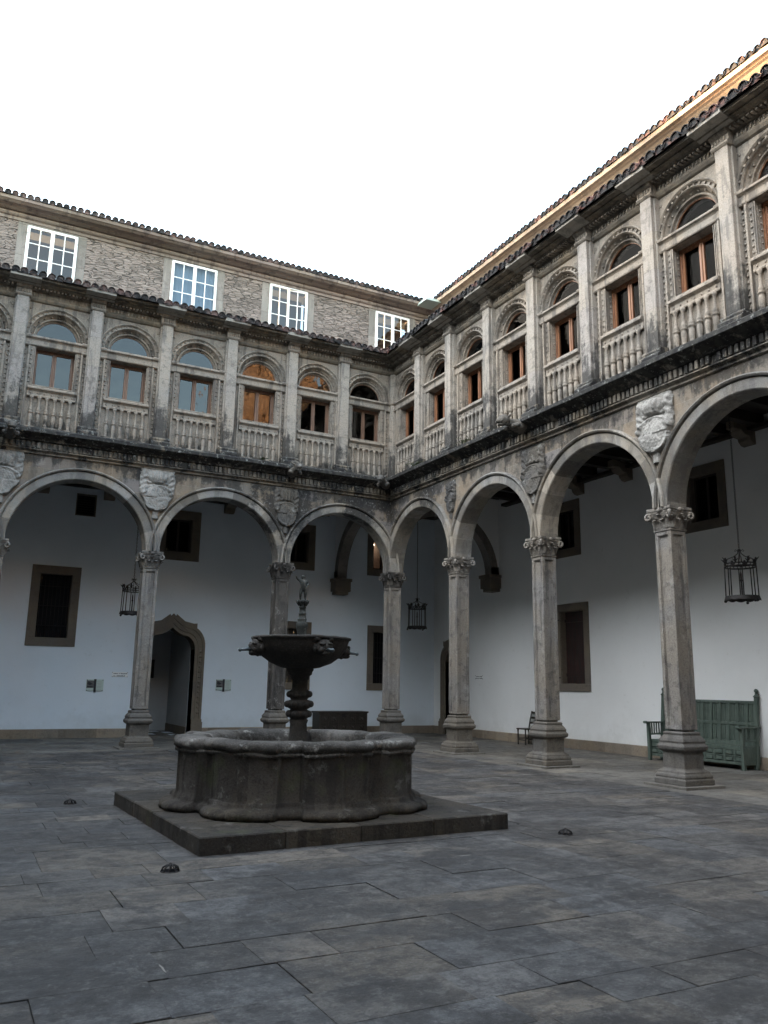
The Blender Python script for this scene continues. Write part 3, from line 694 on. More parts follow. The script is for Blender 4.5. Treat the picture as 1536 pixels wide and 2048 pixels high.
# ------------------------------------------------------------------ roofs of barrel tiles
def tile_roof(name, mat, T, par, w_e, z_e, slope, w_top, u0, u1, off, per=.205):
    m = MB(); ts = math.tan(slope)
    u = u0; 
    while u < u1:
        ws = min(w_e, u+off)
        if ws-w_top > .3:
            for cover in (1, 0):
                uu = u+(0 if cover else per/2)+rnd.uniform(-.008, .008); m.tone = rnd.random()
                r_a = .092 if cover else .082; st = ws+rnd.uniform(-.03, .03)-(.0 if cover else .02); lift = rnd.uniform(-.006, .01)
                # three overlapping courses then one long run
                cuts = [st, st-.38, st-.76, w_top]
                for ci, (wa, wb) in enumerate(zip(cuts, cuts[1:])):
                    if wb < w_top: wb = w_top
                    if wa <= wb: continue
                    ja = rnd.uniform(-.006, .006); vs = []
                    for (ww, rr, dz) in ((wa, r_a, .018 if cover else .0), (wb, r_a*.86, 0)):
                        zz = z_e+(w_e-ww)*ts+dz+lift
                        for k in range(7):
                            a = PI*k/6; c, q = math.cos(a), math.sin(a)
                            for t in (0, -.013):
                                h = (rr+t)*q if cover else -(rr+t)*q
                                vs.append((uu+ja+(rr+t)*c, ww, zz+h+(.0 if cover else .045)))
                    fs = []
                    for k in range(6):
                        a = 2*k; fs += [(a, a+2, a+16, a+14), (a+1, a+3, a+17, a+15), (a, a+1, a+3, a+2)]
                    m.add(vs, fs)
                    if ci == 0 and cover:                # bedding mortar closing the end of each cover tile
                        m.add([(uu+ja+(r_a-.012)*math.cos(PI*k/6), wa-.035, z_e+(w_e-wa)*ts+.018+lift+(r_a-.012)*math.sin(PI*k/6)) for k in range(7)]+[(uu+ja-r_a, wa-.035, z_e-.04), (uu+ja+r_a, wa-.035, z_e-.04)], [tuple(range(9))])
        u += per
    return m.build(name, mat, par, T, weld=False)
SL = math.radians(17)
tile_roof('lower_roof', 'tile_n', TL, north, .76, 11.285, SL, -3.98, -3.7, 17.6, 0.)
tile_roof('lower_roof', 'tile_e', TR, east, .76, 11.285, SL, -3.78, -3.9, 24.6, 0.)
tile_roof('top_roof', 'tile_n', TL, north, -3.48, 15.69, SL, -9.5, -9.5, 26, .1)
tile_roof('top_roof', 'tile_e', TR, east, -3.28, 15.69, SL, -9.3, -9.3, 24.6, -.1)
# roof boarding below the tiles (keeps light out)
def board(T, par, w_e, z_e, w_top, u_e, u1):
    ts = math.tan(SL); m = MB()
    for dz in (-.06, -.02):
        pass
    a, b = w_e-.1, w_top; za, zb = z_e-.04+.1*ts, z_e-.04+(w_e-w_top)*ts
    m.add([(a+u_e, a, za), (u1, a, za), (u1, b, zb), (b+u_e, b, zb)], [(0, 1, 2, 3)])
    m.add([(a+u_e, a, za-.04), (u1, a, za-.04), (u1, b, zb-.04), (b+u_e, b, zb-.04)], [(0, 1, 2, 3)])
    m.build('roof_boarding', 'beam', par, T, weld=False)
board(TL, north, .76, 11.30, -4.1, 0, 17.6); board(TR, east, .76, 11.30, -3.9, 0, 24.6)
board(TL, north, -3.45, 15.68, -9.5, 0, 26); board(TR, east, -3.25, 15.68, -9.3, 0, 24.6)

# ------------------------------------------------------------------ walls behind the galleries, with real openings
def holed(m, holes, u0, u1, z0, z1, w, depth):
    us = sorted(set([u0, u1]+[h[0] for h in holes]+[h[1] for h in holes])); zs = sorted(set([z0, z1]+[h[2] for h in holes]+[h[3] for h in holes]))
    for a, b in zip(us, us[1:]):
        for c, d in zip(zs, zs[1:]):
            mu, mz = (a+b)/2, (c+d)/2
            if not any(h[0] < mu < h[1] and h[2] < mz < h[3] for h in holes): m.add([(a, w, c), (b, w, c), (b, w, d), (a, w, d)], [(0, 1, 2, 3)])
    for h in holes:
        dp = h[4] if len(h) > 4 else depth
        for p in (((h[0], h[2]), (h[1], h[2])), ((h[1], h[2]), (h[1], h[3])), ((h[1], h[3]), (h[0], h[3])), ((h[0], h[3]), (h[0], h[2]))):
            m.add([(p[0][0], w, p[0][1]), (p[1][0], w, p[1][1]), (p[1][0], w-dp, p[1][1]), (p[0][0], w-dp, p[0][1])], [(0, 1, 2, 3)])
# windows: (u0,u1,z0,z1 of the opening, frame margin, kind)
NW = [(8.33, 9.19, 2.75, 4.57, .23, 'bars'), (7.87, 8.40, 6.36, 6.98, 0, 'vent'), (4.94, 5.74, 5.51, 6.56, .26, 'pane'),
      (1.03, 1.85, 1.62, 3.35, .22, 'shut'), (1.01, 1.78, 5.52, 6.57, .24, 'pane'), (-2.28, -1.48, 1.63, 3.35, .22, 'bars'), (-2.17, -1.43, 5.51, 6.56, .23, 'lit')]
EW = [(2.78, 3.75, 1.70, 3.69, .2, 'red'), (2.70, 3.50, 5.44, 6.57, .23, 'pane'), (7.63, 8.42, 5.43, 6.54, .22, 'pane'), (12.6, 13.4, 5.43, 6.54, .22, 'pane')]
DN, DE = 4.1, 3.9
DOORN = (4.62, 6.06, .0, 3.25, 3.0); DOORE = (-3.32, -2.22, .0, 3.0, .55)
def back(T, par, w, wins, door, ulo, uhi, name_loc):
    m = MB(); holed(m, [tuple(h[:4])+(.38,) for h in wins]+[door], ulo, uhi, -.02, 7.5, w, .4)
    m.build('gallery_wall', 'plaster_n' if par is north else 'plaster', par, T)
    m = MB()                                         # skirting course
    segs = [(ulo, door[0]-.26), (door[1]+.26, uhi)]
    for a, b in segs: m.sweep([(w, -.02), (w+.045, -.02), (w+.045, .235), (w+.03, .25), (w, .25)], a, b, step=.9)
    m.build('skirting', 'stone_skirt', par, T)
    for (a, b, c, d, f, kind) in wins:
        fm = MB(); e = .035
        fm.tone = .5
        if f:
            fm.tone = .6; fm.box(a-f, b+f, w-.05, w+e, d, d+f)
            fm.tone = .4; fm.box(a-f, b+f, w-.05, w+e, c-f, c)
            fm.tone = .5; fm.box(a-f, a, w-.05, w+e, c+.001, d-.001); fm.tone = .45; fm.box(b, b+f, w-.05, w+e, c+.001, d-.001)
        else: fm.boxes((a-.02, b+.02, w-.01, w+.01, d, d+.02), (a-.02, b+.02, w-.01, w+.01, c-.02, c), (a-.02, a, w-.01, w+.01, c, d), (b, b+.02, w-.01, w+.01, c, d))
        wo = fm.build('gallery_window', 'stone_frame', par, T, bevel=.004)
        q = w-.17
        fm = MB(); fm.tone = .45; fm.boxes((a, a+.012, w-.36, w-.001, c, d), (b-.012, b, w-.36, w-.001, c, d), (a+.013, b-.013, w-.36, w-.001, c, c+.012), (a+.013, b-.013, w-.36, w-.001, d-.012, d)); fm.build('reveal', 'stone_frame', wo, T)
        if kind == 'bars':
            g = MB(); k = a+.07
            while k < b-.03: g.tube([(k, w-.08, c), (k, w-.08, d)], .009, 5); k += .105
            for zz in (c+.35, (c+d)/2, d-.35): g.tube([(a, w-.08, zz), (b, w-.08, zz)], .009, 5)
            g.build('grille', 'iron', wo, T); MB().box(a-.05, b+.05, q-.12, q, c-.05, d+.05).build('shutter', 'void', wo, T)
        elif kind == 'vent': 
            g = MB(); k = c+.05
            while k < d-.02: g.box(a, b, w-.1, w-.06, k, k+.02); k += .07
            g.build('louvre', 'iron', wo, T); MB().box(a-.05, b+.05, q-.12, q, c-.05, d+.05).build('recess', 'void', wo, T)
        elif kind in ('red', 'shut'):
            g = MB()
            k = a
            n_ = 5
            for i in range(n_):
                x0 = a+(b-a)*i/n_; x1 = a+(b-a)*(i+1)/n_; g.box(x0+.004, x1-.004, q-.03, q+.0+(.01 if i % 2 else 0), c, d)
            g.box(a+.02, b-.02, q, q+.035, c+.2, c+.29); g.box(a+.02, b-.02, q, q+.035, d-.3, d-.21)
            g.build('shutter', 'wood_red' if kind == 'red' else 'wood_dark', wo, T)
            if kind == 'red':
                hh = MB()
                for zz in (c+.15, d-.25): hh.box(a-.09, a-.02, w+.03, w+.05, zz, zz+.03)
                hh.build('hinge', 'iron', wo, T)
        else:
            g = MB(); g.boxes((a, b, q, q+.05, c, c+.06), (a, b, q, q+.05, d-.06, d), (a, a+.06, q, q+.05, c+.06, d-.06), (b-.06, b, q, q+.05, c+.06, d-.06), ((a+b)/2-.03, (a+b)/2+.03, q+.002, q+.052, c+.06, d-.06))
            g.build('sash', 'wood_dark', wo, T)
            MB().add([(a, q+.02, c), (b, q+.02, c), (b, q+.02, d), (a, q+.02, d)], [(0, 1, 2, 3)]).build('pane', 'glass_r' if kind == 'lit' else 'glass', wo, T)
            if kind == 'lit':
                MB().boxes((a, b, w-1.6, w-1.55, c-.3, d+.4)).build('room_wall', 'orange', wo, T)
                MB().boxes((a+.1, b-.2, w-1.45, w-1.2, d+.02, d+.06)).build('ceiling_lamp', 'lamp', wo, T)
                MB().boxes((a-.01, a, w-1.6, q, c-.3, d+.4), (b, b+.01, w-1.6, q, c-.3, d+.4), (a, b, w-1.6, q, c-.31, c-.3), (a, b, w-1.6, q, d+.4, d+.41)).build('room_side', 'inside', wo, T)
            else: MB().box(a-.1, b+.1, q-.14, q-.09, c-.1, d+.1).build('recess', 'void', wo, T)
back(TL, north, -DN, NW, DOORN, -DE, 17.6, 0); back(TR, east, -DE, EW, DOORE, -DN, 24.6, 0)

# doorways
def ogee(cu, hw, zs, ztop, zear, n=10):
    """half-profile points from the right springing up to the apex"""
    pts = []
    r = hw*.52
    for k in range(n+1):                         # convex shoulder
        a = (PI/2)*k/n*.9; pts.append((cu+hw-r+r*math.cos(a), zs+r*math.sin(a)*1.15))
    p = pts[-1]
    for k in range(1, n+1):                      # concave sweep up to the point
        t = k/n; u = p[0]+(cu-p[0])*t; z = p[1]+(ztop-p[1])*(t**1.7)
        pts.append((u, z))
    return pts
def doorway(T, par, w, cu, hw, zs, ztop, fw_, ear, depth, leafmat=None, hole=None):
    inner = ogee(cu, hw, zs, ztop, 0)
    outer = ogee(cu, hw+fw_, zs+.12, ztop+.42, 0)
    m = MB(); full_i = [(cu+hw, .0)]+inner+[(2*cu-u, z) for u, z in reversed(inner[:-1])]+[(cu-hw, .0)]
    full_o = [(cu+hw+fw_, .0)]+outer+[(2*cu-u, z) for u, z in reversed(outer[:-1])]+[(cu-hw-fw_, .0)]
    n = len(full_i)
    def band(ta, tb, w0, w1):
        A = [(a[0]+(b[0]-a[0])*ta, a[1]+(b[1]-a[1])*ta) for a, b in zip(full_i, full_o)]; B = [(a[0]+(b[0]-a[0])*tb, a[1]+(b[1]-a[1])*tb) for a, b in zip(full_i, full_o)]
        vs = [(u, w1, z) for u, z in A]+[(u, w1, z) for u, z in B]+[(u, w0, z) for u, z in A]+[(u, w0, z) for u, z in B]
        m.add(vs, [(i, i+1, i+1+n, i+n) for i in range(n-1)]+[(i, i+1, i+1+2*n, i+2*n) for i in range(n-1)]+[(i+n, i+1+n, i+1+3*n, i+3*n) for i in range(n-1)])
    band(0, .3, w-.45, w+.03); band(.3, .42, w-.02, w+.07); band(.42, .72, w-.02, w+.045); band(.72, .84, w-.02, w+.08); band(.84, 1., w-.02, w+.055)
    # square shoulders ("ears") above the arch
    e = ear
    for s in (-1, 1):
        poly = [(cu+s*(hw+fw_)*.10, ztop+.40), (cu+s*(hw+fw_)*.35, ztop+.20), (cu+s*(hw+fw_)*.62, ztop+.14), (cu+s*e, ztop+.15), (cu+s*e, ztop-.02), (cu+s*(hw+fw_)*.45, ztop-.1), (cu+s*(hw+fw_)*.05, ztop+.25)]
        m.prism(poly, w-.01, w+.062)
        m.box(*sorted((cu+s*hw*1.0, cu+s*(hw+fw_+.03))), w-.05, w+.11, .0, .42)
        m.box(*sorted((cu+s*hw*1.0, cu+s*(hw+fw_+.01))), w-.05, w+.09, .42, .50)
        z = .7
        while z < zs: m.ball((cu+s*(hw+fw_*.57), w+.05, z), .045, (1, .5, 1), 6, 4); z += .15
    d = m.build('doorway', 'stone_frame', par, T)
    # the masonry between the square hole and the arch
    g = MB(); ih = (hole[3])
    for s in (-1, 1):
        pts = [(cu+s*(u-cu), z) for u, z in inner]
        poly = [(cu+s*(hw+.02), zs)]+pts+[(cu, ih+.02), (cu+s*(hw+.02), ih+.02)]
        g.prism(poly, w-.5, w-.004)
    g.build('arch_infill', 'stone_frame', d, T)
    return d
dn = doorway(TL, north, -DN, 5.34, .72, 2.55, 3.2, .30, .74, 3, hole=DOORN)
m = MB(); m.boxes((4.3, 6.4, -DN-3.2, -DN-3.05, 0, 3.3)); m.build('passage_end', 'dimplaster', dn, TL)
m = MB(); m.boxes((4.62, 4.628, -DN-3.05, -DN-.46, 0, 3.25), (6.052, 6.06, -DN-3.05, -DN-.46, 0, 3.25), (4.63, 6.05, -DN-3.05, -DN-.46, 3.24, 3.25)); m.build('passage_lining', 'dimplaster', dn, TL)  # thin sheets added over the reveals to carry the shade-darkened plaster colour
m = MB(); m.sweep([(-DN-3., 0), (-DN-3., .25), (-DN-.46, .25), (-DN-.46, 0)], 4.625, 4.66); m.build('passage_skirting', 'stone_frame', dn, TL)
m = MB(); m.box(5.15, 5.55, -DN-3.04, -DN-3.0, 1.7, 2.3); m.build('passage_grille', 'iron', dn, TL)
de = doorway(TR, east, -DE, -2.77, .55, 2.35, 2.95, .27, .62, .5, hole=DOORE)
m = MB()
for i in range(5): m.box(-3.32+.22*i+.004, -3.32+.22*(i+1)-.004, -DE-.5, -DE-.45+(.006 if i % 2 else 0), .0, 3.0)
m.build('door', 'wood_dark', de, TR)

# gallery ceilings, beams, corbels, corner arches, upper floor
def ceiling(T, par, D, uend):
    m = MB(); ts = 1
    m.add([(-D, -D-.2, 7.50), (uend, -D-.2, 7.50), (uend, -.05, 7.50), (-.05, -.05, 7.50)], [(0, 1, 2, 3)])
    m.add([(-D, -D-.2, 7.56), (uend, -D-.2, 7.56), (uend, .1, 7.56), (.1, .1, 7.56)], [(0, 1, 2, 3)])
    c = m.build('gallery_ceiling', 'beam', par, T, weld=False)
    u = .9
    while u < min(uend, 15.5): MB().box(u-.09, u+.09, -D, -.25, 7.26, 7.498).build('ceiling_beam', 'beam', par, T); u += .875
    MB().box(.3, uend, -D, -D+.2, 7.18, 7.262).build('wall_plate', 'beam', par, T)
    u = 1.95
    while u < min(uend, 15.5):
        k = MB(); k.sweep([(-D, 6.88), (-D+.10, 6.90), (-D+.18, 6.97), (-D+.20, 7.04), (-D+.34, 7.06), (-D+.44, 7.13), (-D+.46, 7.178), (-D, 7.178)], u-.16, u+.16); k.sweep([(-D, 7.18), (-D+.62, 7.18), (-D+.62, 7.36), (-D, 7.36)], u-.10, u+.10); k.build('corbel', 'stone_frame', par, T, bevel=.01); u += 1.85
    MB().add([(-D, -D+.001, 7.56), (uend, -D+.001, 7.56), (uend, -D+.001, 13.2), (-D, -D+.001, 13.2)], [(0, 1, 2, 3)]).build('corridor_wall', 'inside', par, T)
ceiling(TL, north, DN, 17.6); ceiling(TR, east, DE, 24.6)
def diaphragm(par, axis, c, D):
    """arch spanning the gallery from the corner pillar to the wall; axis = the way it spans"""
    m = MB(); r = (D-.17-.30)/2; cen = .17+r; zs = 5.06; t = .17
    f = (lambda a, b, z: (b, a, z)) if axis == 'y' else (lambda a, b, z: (a, b, z))
    Tm = lambda p: f(p[0], p[1], p[2])
    m.arc([(r, c-t), (r, c+t)], cen, zs, n=28); m.arc([(r, c-t), (r+.26, c-t)], cen, zs, n=28, blocks=9); m.arc([(r, c+t), (r+.26, c+t)], cen, zs, n=28, blocks=9)
    m.box(D-.30, D, c-t, c+t, 5.05, 5.3)
    a = m.build('cross_arch', 'stone_surr', par, Tm)
    p = MB(); p.plate(.17, D, zs, 7.5, cen, r+.25, c-t+.01, 24); p.plate(.17, D, zs, 7.5, cen, r+.25, c+t-.01, 24); p.build('arch_spandrel', 'plaster', a, Tm)
    k = MB(); k.box(D-.42, D, c-.28, c+.28, 4.62, 4.95); k.box(D-.36, D, c-.22, c+.22, 4.52, 4.62); k.box(D-.46, D, c-.31, c+.31, 4.95, 5.05)
    k.build('corbel', 'stone_frame', a, Tm, bevel=.01)
diaphragm(north, 'y', .12, DN); diaphragm(east, 'x', .30, DE)

# ------------------------------------------------------------------ top storey
NT3 = [(9.10, 10.56, 13.5, 15.10), (4.66, 6.18, 13.5, 15.14), (1.38, 2.80, 13.5, 15.17), (-2.76, -1.32, 13.5, 15.12)]
m = MB(); holed(m, [h+(.35,) for h in NT3], -DE, 26, 7.5, 15.45, -DN, .35); m.build('rubble_wall', 'rubble', north, TL)
for a, b, c, d in NT3:
    m = MB()
    m.tone = rnd.random(); m.box(a-.26, b+.26, -DN-.05, -DN+.012, d, 15.40)
    for s0, s1 in ((a-.26, a), (b, b+.26)):
        m.tone = rnd.random(); m.box(s0, s1, -DN-.05, -DN+.010, 12.9, 14.1); m.tone = rnd.random(); m.box(s0, s1, -DN-.05, -DN+.012, 14.101, d-.001)
    m.build('ashlar_surround', 'stone_surr', north, TL, bevel=.004)
CP = [(0, 15.18), (.04, 15.18), (.04, 15.27), (.10, 15.30), (.13, 15.34), (.13, 15.38), (.09, 15.39), (.09, 15.41), (.17, 15.42), (.30, 15.47), (.44, 15.50), (.50, 15.54), (.54, 15.56), (.56, 15.64), (.52, 15.68), (0, 15.68)]
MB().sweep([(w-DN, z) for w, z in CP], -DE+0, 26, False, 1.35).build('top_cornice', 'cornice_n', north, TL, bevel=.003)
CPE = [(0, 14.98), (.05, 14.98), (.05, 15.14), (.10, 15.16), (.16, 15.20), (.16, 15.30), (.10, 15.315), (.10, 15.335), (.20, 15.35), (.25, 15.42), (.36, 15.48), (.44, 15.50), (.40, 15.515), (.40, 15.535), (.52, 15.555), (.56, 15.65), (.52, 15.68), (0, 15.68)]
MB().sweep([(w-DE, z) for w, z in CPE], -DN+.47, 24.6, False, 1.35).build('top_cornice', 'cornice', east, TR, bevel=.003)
MB().box(-DN, 24.6, -DE-.5, -DE, 7.5, 15.45).build('rubble_wall', 'rubble', east, TR)
def casement(a, b, c, d, ajar=0., curtain=False):
    m = MB(); w0 = -DN+.03; t = .055; mid = (a+b)/2
    m.boxes((a, a+.03, w0-.06, w0+.02, c, d), (b-.03, b, w0-.06, w0+.02, c, d), (a, b, w0-.06, w0+.02, d-.03, d))
    leaves = []
    wo = m.build('casement_window', 'white', north, TL, bevel=.003)
    for s, (l, r_) in enumerate(((a+.03, mid), (mid, b-.03))):
        lw = r_-l; ang = ajar if s == 0 else 0
        q = MB(); y0, y1 = w0-.02, w0+.035
        q.boxes((0, t, y0, y1, c, d-.03), (lw-t, lw, y0, y1, c, d-.03), (t, lw-t, y0, y1, d-.03-t, d-.03), (t, lw-t, y0, y1, c, c+t))
        q.box(lw/2-.015, lw/2+.015, y0+.01, y1-.01, c+t, d-.03-t)
        hgt = d-.03-t-(c+t)
        for i in range(1, 3): z = c+t+hgt*i/3; q.box(t, lw-t, y0+.012, y1-.012, z-.015, z+.015)
        for i in (0, 1): q.ball((0 if s == 0 else lw, y1, d-.25-i*1.2), .025, n=6, m=4)
        tilt = rnd.uniform(-.01, .01)+ang
        def TT(p, l=l, r_=r_, s=s, lw=lw, tilt=tilt):
            uu = p[0] if s == 0 else p[0]-lw; hx = l if s == 0 else r_
            du = uu*math.cos(tilt); dw = -abs(uu)*math.sin(tilt)
            return TL((hx+du, p[1]+dw, p[2]))
        q.build('casement_leaf', 'white', wo, TT, bevel=.003)
        g = MB(); g.add([(t, w0+.008, c+t), (lw-t, w0+.008, c+t), (lw-t, w0+.008, d-.03-t), (t, w0+.008, d-.03-t)], [(0, 1, 2, 3)]); g.build('pane', 'glass_w', wo, TT)
    if curtain:
        cu = MB(); n = 40; vs = []
        for i in range(n+1):
            u = a+.05+(b-a-.1)*i/n; ww = w0-.14+.02*math.sin(i*1.3)
            vs += [(u, ww, c), (u, ww, d)]
        cu.add(vs, [(2*i, 2*i+2, 2*i+3, 2*i+1) for i in range(n)], True); cu.build('curtain', 'cloth', wo, TL)
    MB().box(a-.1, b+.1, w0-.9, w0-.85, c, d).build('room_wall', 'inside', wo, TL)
casement(*NT3[0]); casement(*NT3[1], curtain=True); casement(*NT3[2], ajar=.13); casement(*NT3[3])

# rainwater hopper and pipe where the two eaves meet
g = thing('rain_gutter', 'pale green metal gutter tray with a grey downpipe where the two top eaves meet', 'gutter', (3.62, 3.75, 15.5))
m = MB(); m.boxes((-.75, .05, -.75, .10, .0, .035), (-.75, .05, -.77, -.75, .0, .09), (-.77, -.75, -.75, .10, .0, .09)); m.build('gutter_tray', 'zinc', g)
m = MB(); m.tube([(-.06, .20, -.02), (-.06, .24, -.3), (-.05, .27, -.6), (-.05, .27, -2.6)], .045, 10); m.build('downpipe', 'zincp', g)

# ------------------------------------------------------------------ the unseen far sides of the court (they shade it)
for nm, bx in (('courtyard_wall', (-26.5, -17.6, -33, 9, 0, 15.7)), ('courtyard_wall', (-17.6, 13, -33, -24.6, 0, 15.7))):
    tag(MB().box(*bx).build(nm, 'stone_arc'), kind='structure')

m = MB(); tx, ty = 12.6, -66.
m.box(tx, tx+7.4, ty, ty+12, 0, 36)
for i in range(4):
    u = tx+.6+i*2.1; m.lathe([(.35, 20), (.3, 26), (.42, 26.4), (.3, 27), (.28, 33), (.5, 33.4)], 12, (u, ty+12.2))
    if i < 3:
        m.ball((u+1.05, ty+12, 29.2+(i % 2)*1.5), .9, (1, .6, 1.5), 10, 7, .4); m.ball((u+.8, ty+12, 24.5), .6, (1, .6, 1.8), 10, 7, .4); m.ball((u+1., ty+12, 32), .5, n=8, m=6)
m.boxes((tx-.4, tx+7.8, ty-.4, ty+12.9, 27.4, 27.9), (tx-.4, tx+7.8, ty-.4, ty+12.9, 33.5, 34.3), (tx+1, tx+6.4, ty+1, ty+11, 36, 38.5))
for i in range(3): m.ball((tx+1.5+i*2.4, ty+12, 35+(i % 2)*.8), .8, (1, .6, 1.6), 10, 7, .5)
tag(m.build('church_tower', 'stone_tower', disp=.15), kind='structure')

# ------------------------------------------------------------------ coats of arms on the spandrels
def shield(T, par, u, zc, seed, mat, hw=.45, hh=.64, crest=1., amp=.13):
    r = random.Random(seed); n, mm = 56, 96; vs, fs, idx = [], [], {}
    off = Vector((seed*3.7, seed*1.3, 0))
    def inside(a, b):                                   # a in -1..1 across, b in 0..1 from the bottom
        if b > .16: 
            wd = .20+.80*math.sqrt(min(1., (b-.16)/.42))+.04*math.sin(b*23+seed)
            if b > .93: wd *= .93
        else: wd = .17
        return abs(a) < wd
    def hgt(a, b):
        h = .035
        if b < .16: h += .035*math.sqrt(max(0, 1-(a/.17)**2))
        d = math.hypot(a*.95, (b-.42)/.26*.9)            # shield field, swelling
        if d < .92: h += amp*.55*math.sqrt(1-d*d)+.015+(.012 if abs(d-.8) < .08 else 0)
        e = math.hypot(a/.55, (b-.83)/.13)               # crest
        if e < 1: h += amp*crest*math.sqrt(1-e*e)+.02*math.sin(a*26)
        for s in (-1, 1):
            f = math.hypot((a-s*.78)/.22, (b-.70)/.26)
            if f < 1: h += .045*math.sqrt(1-f*f)+.012*math.sin(b*60+a*12)
        q = Vector((a*3, b*6, 0))+off
        if d < .8: h += .022*(1 if (a > 0) == (b > .42) else 0)*min(1, (.8-d)*12); h += .014*max(0, math.sin(a*38)*math.sin(b*70)) if (a > 0) != (b > .42) else 0
        if .8 < d < .95: h += .02
        if .70 < b < .74 and abs(a) < .6: h += .035
        if .74 < b < .93 and abs(a) < .5: h += .02*abs(math.sin(a*17))
        for s in (-1, 1):
            g2 = math.hypot((a-s*.72)/.2, (b-.88)/.09)
            if g2 < 1: h += .04*math.sqrt(1-g2*g2)
        h += .012*noise.noise(q*2)+.009*noise.noise(q*5)+.006*noise.noise(q*11)
        return max(.008, h)
    for j in range(mm+1):
        for i in range(n+1):
            a, b = -1+2*i/n, j/mm
            vs.append((a*hw, .2+hgt(a, b) if inside(a, b) else .19, (b-.5)*2*hh))
            idx[i, j] = inside(a, b)
    for j in range(mm):
        for i in range(n):
            q = [(i, j), (i+1, j), (i+1, j+1), (i, j+1)]
            if any(idx[t] for t in q): fs.append(tuple(t[1]*(n+1)+t[0] for t in q))
    m = MB(); m.add(vs, fs, True); return m.build('coat_of_arms', mat, par, T, T((u, 0, zc)))
shield(TL, north, 7.0, 6.28, 3, 'coat_pale', crest=1.0); shield(TL, north, 10.62, 6.28, 5, 'coat_pale', crest=.7)
shield(TL, north, 3.47, 6.25, 8, 'stone_dark', hw=.36, crest=.6, amp=.10)
shield(TR, east, 6.96, 6.2, 11, 'stone_dark', hw=.40, crest=.5, amp=.08); shield(TR, east, 10.55, 6.27, 14, 'coat_pale', crest=1.3, amp=.12)
shield(TR, east, 3.56, 6.3, 21, 'stone_dark', hw=.2, hh=.5, crest=.4, amp=.05)

# gargoyles on the ledge
def gargoyle(par, p, ang, s=1.):
    m = MB(); J = .25
    m.tube([(0, .1, -.02), (0, -.10, .0), (0, -.25, .03), (0, -.36, .05)], [.13*s, .12*s, .085*s, .08*s], 9)
    m.ball((0, -.42, .06), .115*s, (1, 1.15, .9), 10, 8, J); m.ball((0, -.53, .02), .075*s, (1.1, 1., .6), 8, 6, J)      # head, muzzle
    m.ball((0, -.51, -.045), .06*s, (1.1, .9, .4), 8, 6, J)                                                       # jaw
    for q in (-1, 1):
        m.ball((q*.06, -.475, .115), .03*s, n=6, m=5); m.tube([(q*.09, -.38, .10), (q*.15, -.34, .16), (q*.16, -.31, .20)], [.03, .022, .008], 6)  # brow, ear
        m.tube([(q*.10, -.10, -.02), (q*.15, -.20, -.04), (q*.12, -.30, -.09)], [.06, .045, .04], 7)              # forelegs
        m.tube([(q*.10, .02, .06), (q*.17, -.04, .13), (q*.15, .04, .19)], [.04, .03, .012], 6)                   # folded wings
    m.build('gargoyle', 'stone_dark', par, TI, p, ang, disp=.012)
gargoyle(north, (-3.455, -.55, 7.27), 0.); gargoyle(north, (-10.55, -.55, 7.27), 0.); gargoyle(north, (-.62, -.62, 7.28), -PI/4)
gargoyle(east, (-.55, -6.9, 7.30), -PI/2, 1.2); gargoyle(east, (-.55, -14.1, 7.27), -PI/2)

# ------------------------------------------------------------------ fountain
FX, FY = -7.28, -11.11
ft = thing('fountain', 'dark granite fountain with lobed basin, raised bowl, spouting masks and small figure on top', 'fountain', (FX, FY, 0), math.radians(2.2))
m = MB(); hs = 1.83; xs = [-hs]
cuts = [-hs, -.95, -.1, .8, hs]
for i in range(4):
    for j in range(4):
        if 0 < i < 3 and 0 < j < 3: continue
        m.tone = rnd.random(); m.box(cuts[i]+.003+.04, cuts[i+1]-.003+.04, cuts[j]+.003, cuts[j+1]-.003, -.04, .17+rnd.uniform(-.004, .004))
m.tone = .5; m.box(cuts[1]+.045, cuts[3]+.035, cuts[1], cuts[3], -.04, .168)
m.build('step', 'stone_fount', ft, bevel=.012)
CAMA = math.atan2(-21.008-FY, -11.276-FX)-math.radians(2.2)
def plan(th, R0, b, facet=.15):
    ph = ((math.degrees(th-CAMA)+2.6+22.5) % 45)-22.5      # degrees from the nearest facet
    a = abs(ph)
    if a < 5.2: return R0-facet*.45
    t = (22.5-a)/17.3
    r = R0+b*math.sqrt(max(0., 1-t*t))-.02
    if a > 21.6: r += .02
    if 5.2 <= a < 6.4: r += .022
    return r
def ring(m, prof, N=480, jit=.0, b0=.115):
    vs = []
    for k in range(N):
        th = 2*PI*k/N
        for (dr, z, bb) in prof:
            r = plan(th, 1.365, b0*bb)+dr
            if jit: 
                q = Vector((r*math.cos(th)*2.4, r*math.sin(th)*2.4, z*3.)); r += jit*noise.noise(q)+jit*.5*noise.noise(q*3.1); z = z+jit*.6*noise.noise(q*1.7+Vector((5, 0, 0)))
            vs.append((r*math.cos(th), r*math.sin(th), z))
    n = len(prof)
    for k in range(N):
        if k % 30 == 0: m.tone = rnd.random()
        k2 = (k+1) % N
        m.add([vs[k*n+i] for i in range(n)]+[vs[k2*n+i] for i in range(n)], [(i, i+1, i+1+n, i+n) for i in range(n-1)], True)
m = MB(); ring(m, [(.02, .33, 1), (.0, .36, 1), (.0, .80, 1), (.008, .83, 1), (.0, .85, 1)]); 
m.build('basin', 'stone_fount', ft)
m = MB(); ring(m, [(.0, .14, 1.3), (.09, .155, 1.4), (.135, .175, 1.4), (.152, .205, 1.4), (.14, .24, 1.4), (.095, .268, 1.3), (.045, .28, 1.1), (.035, .30, 1.), (.03, .33, 1.), (.0, .34, 1)], jit=.03); m.build('basin_foot', 'stone_fount', ft)
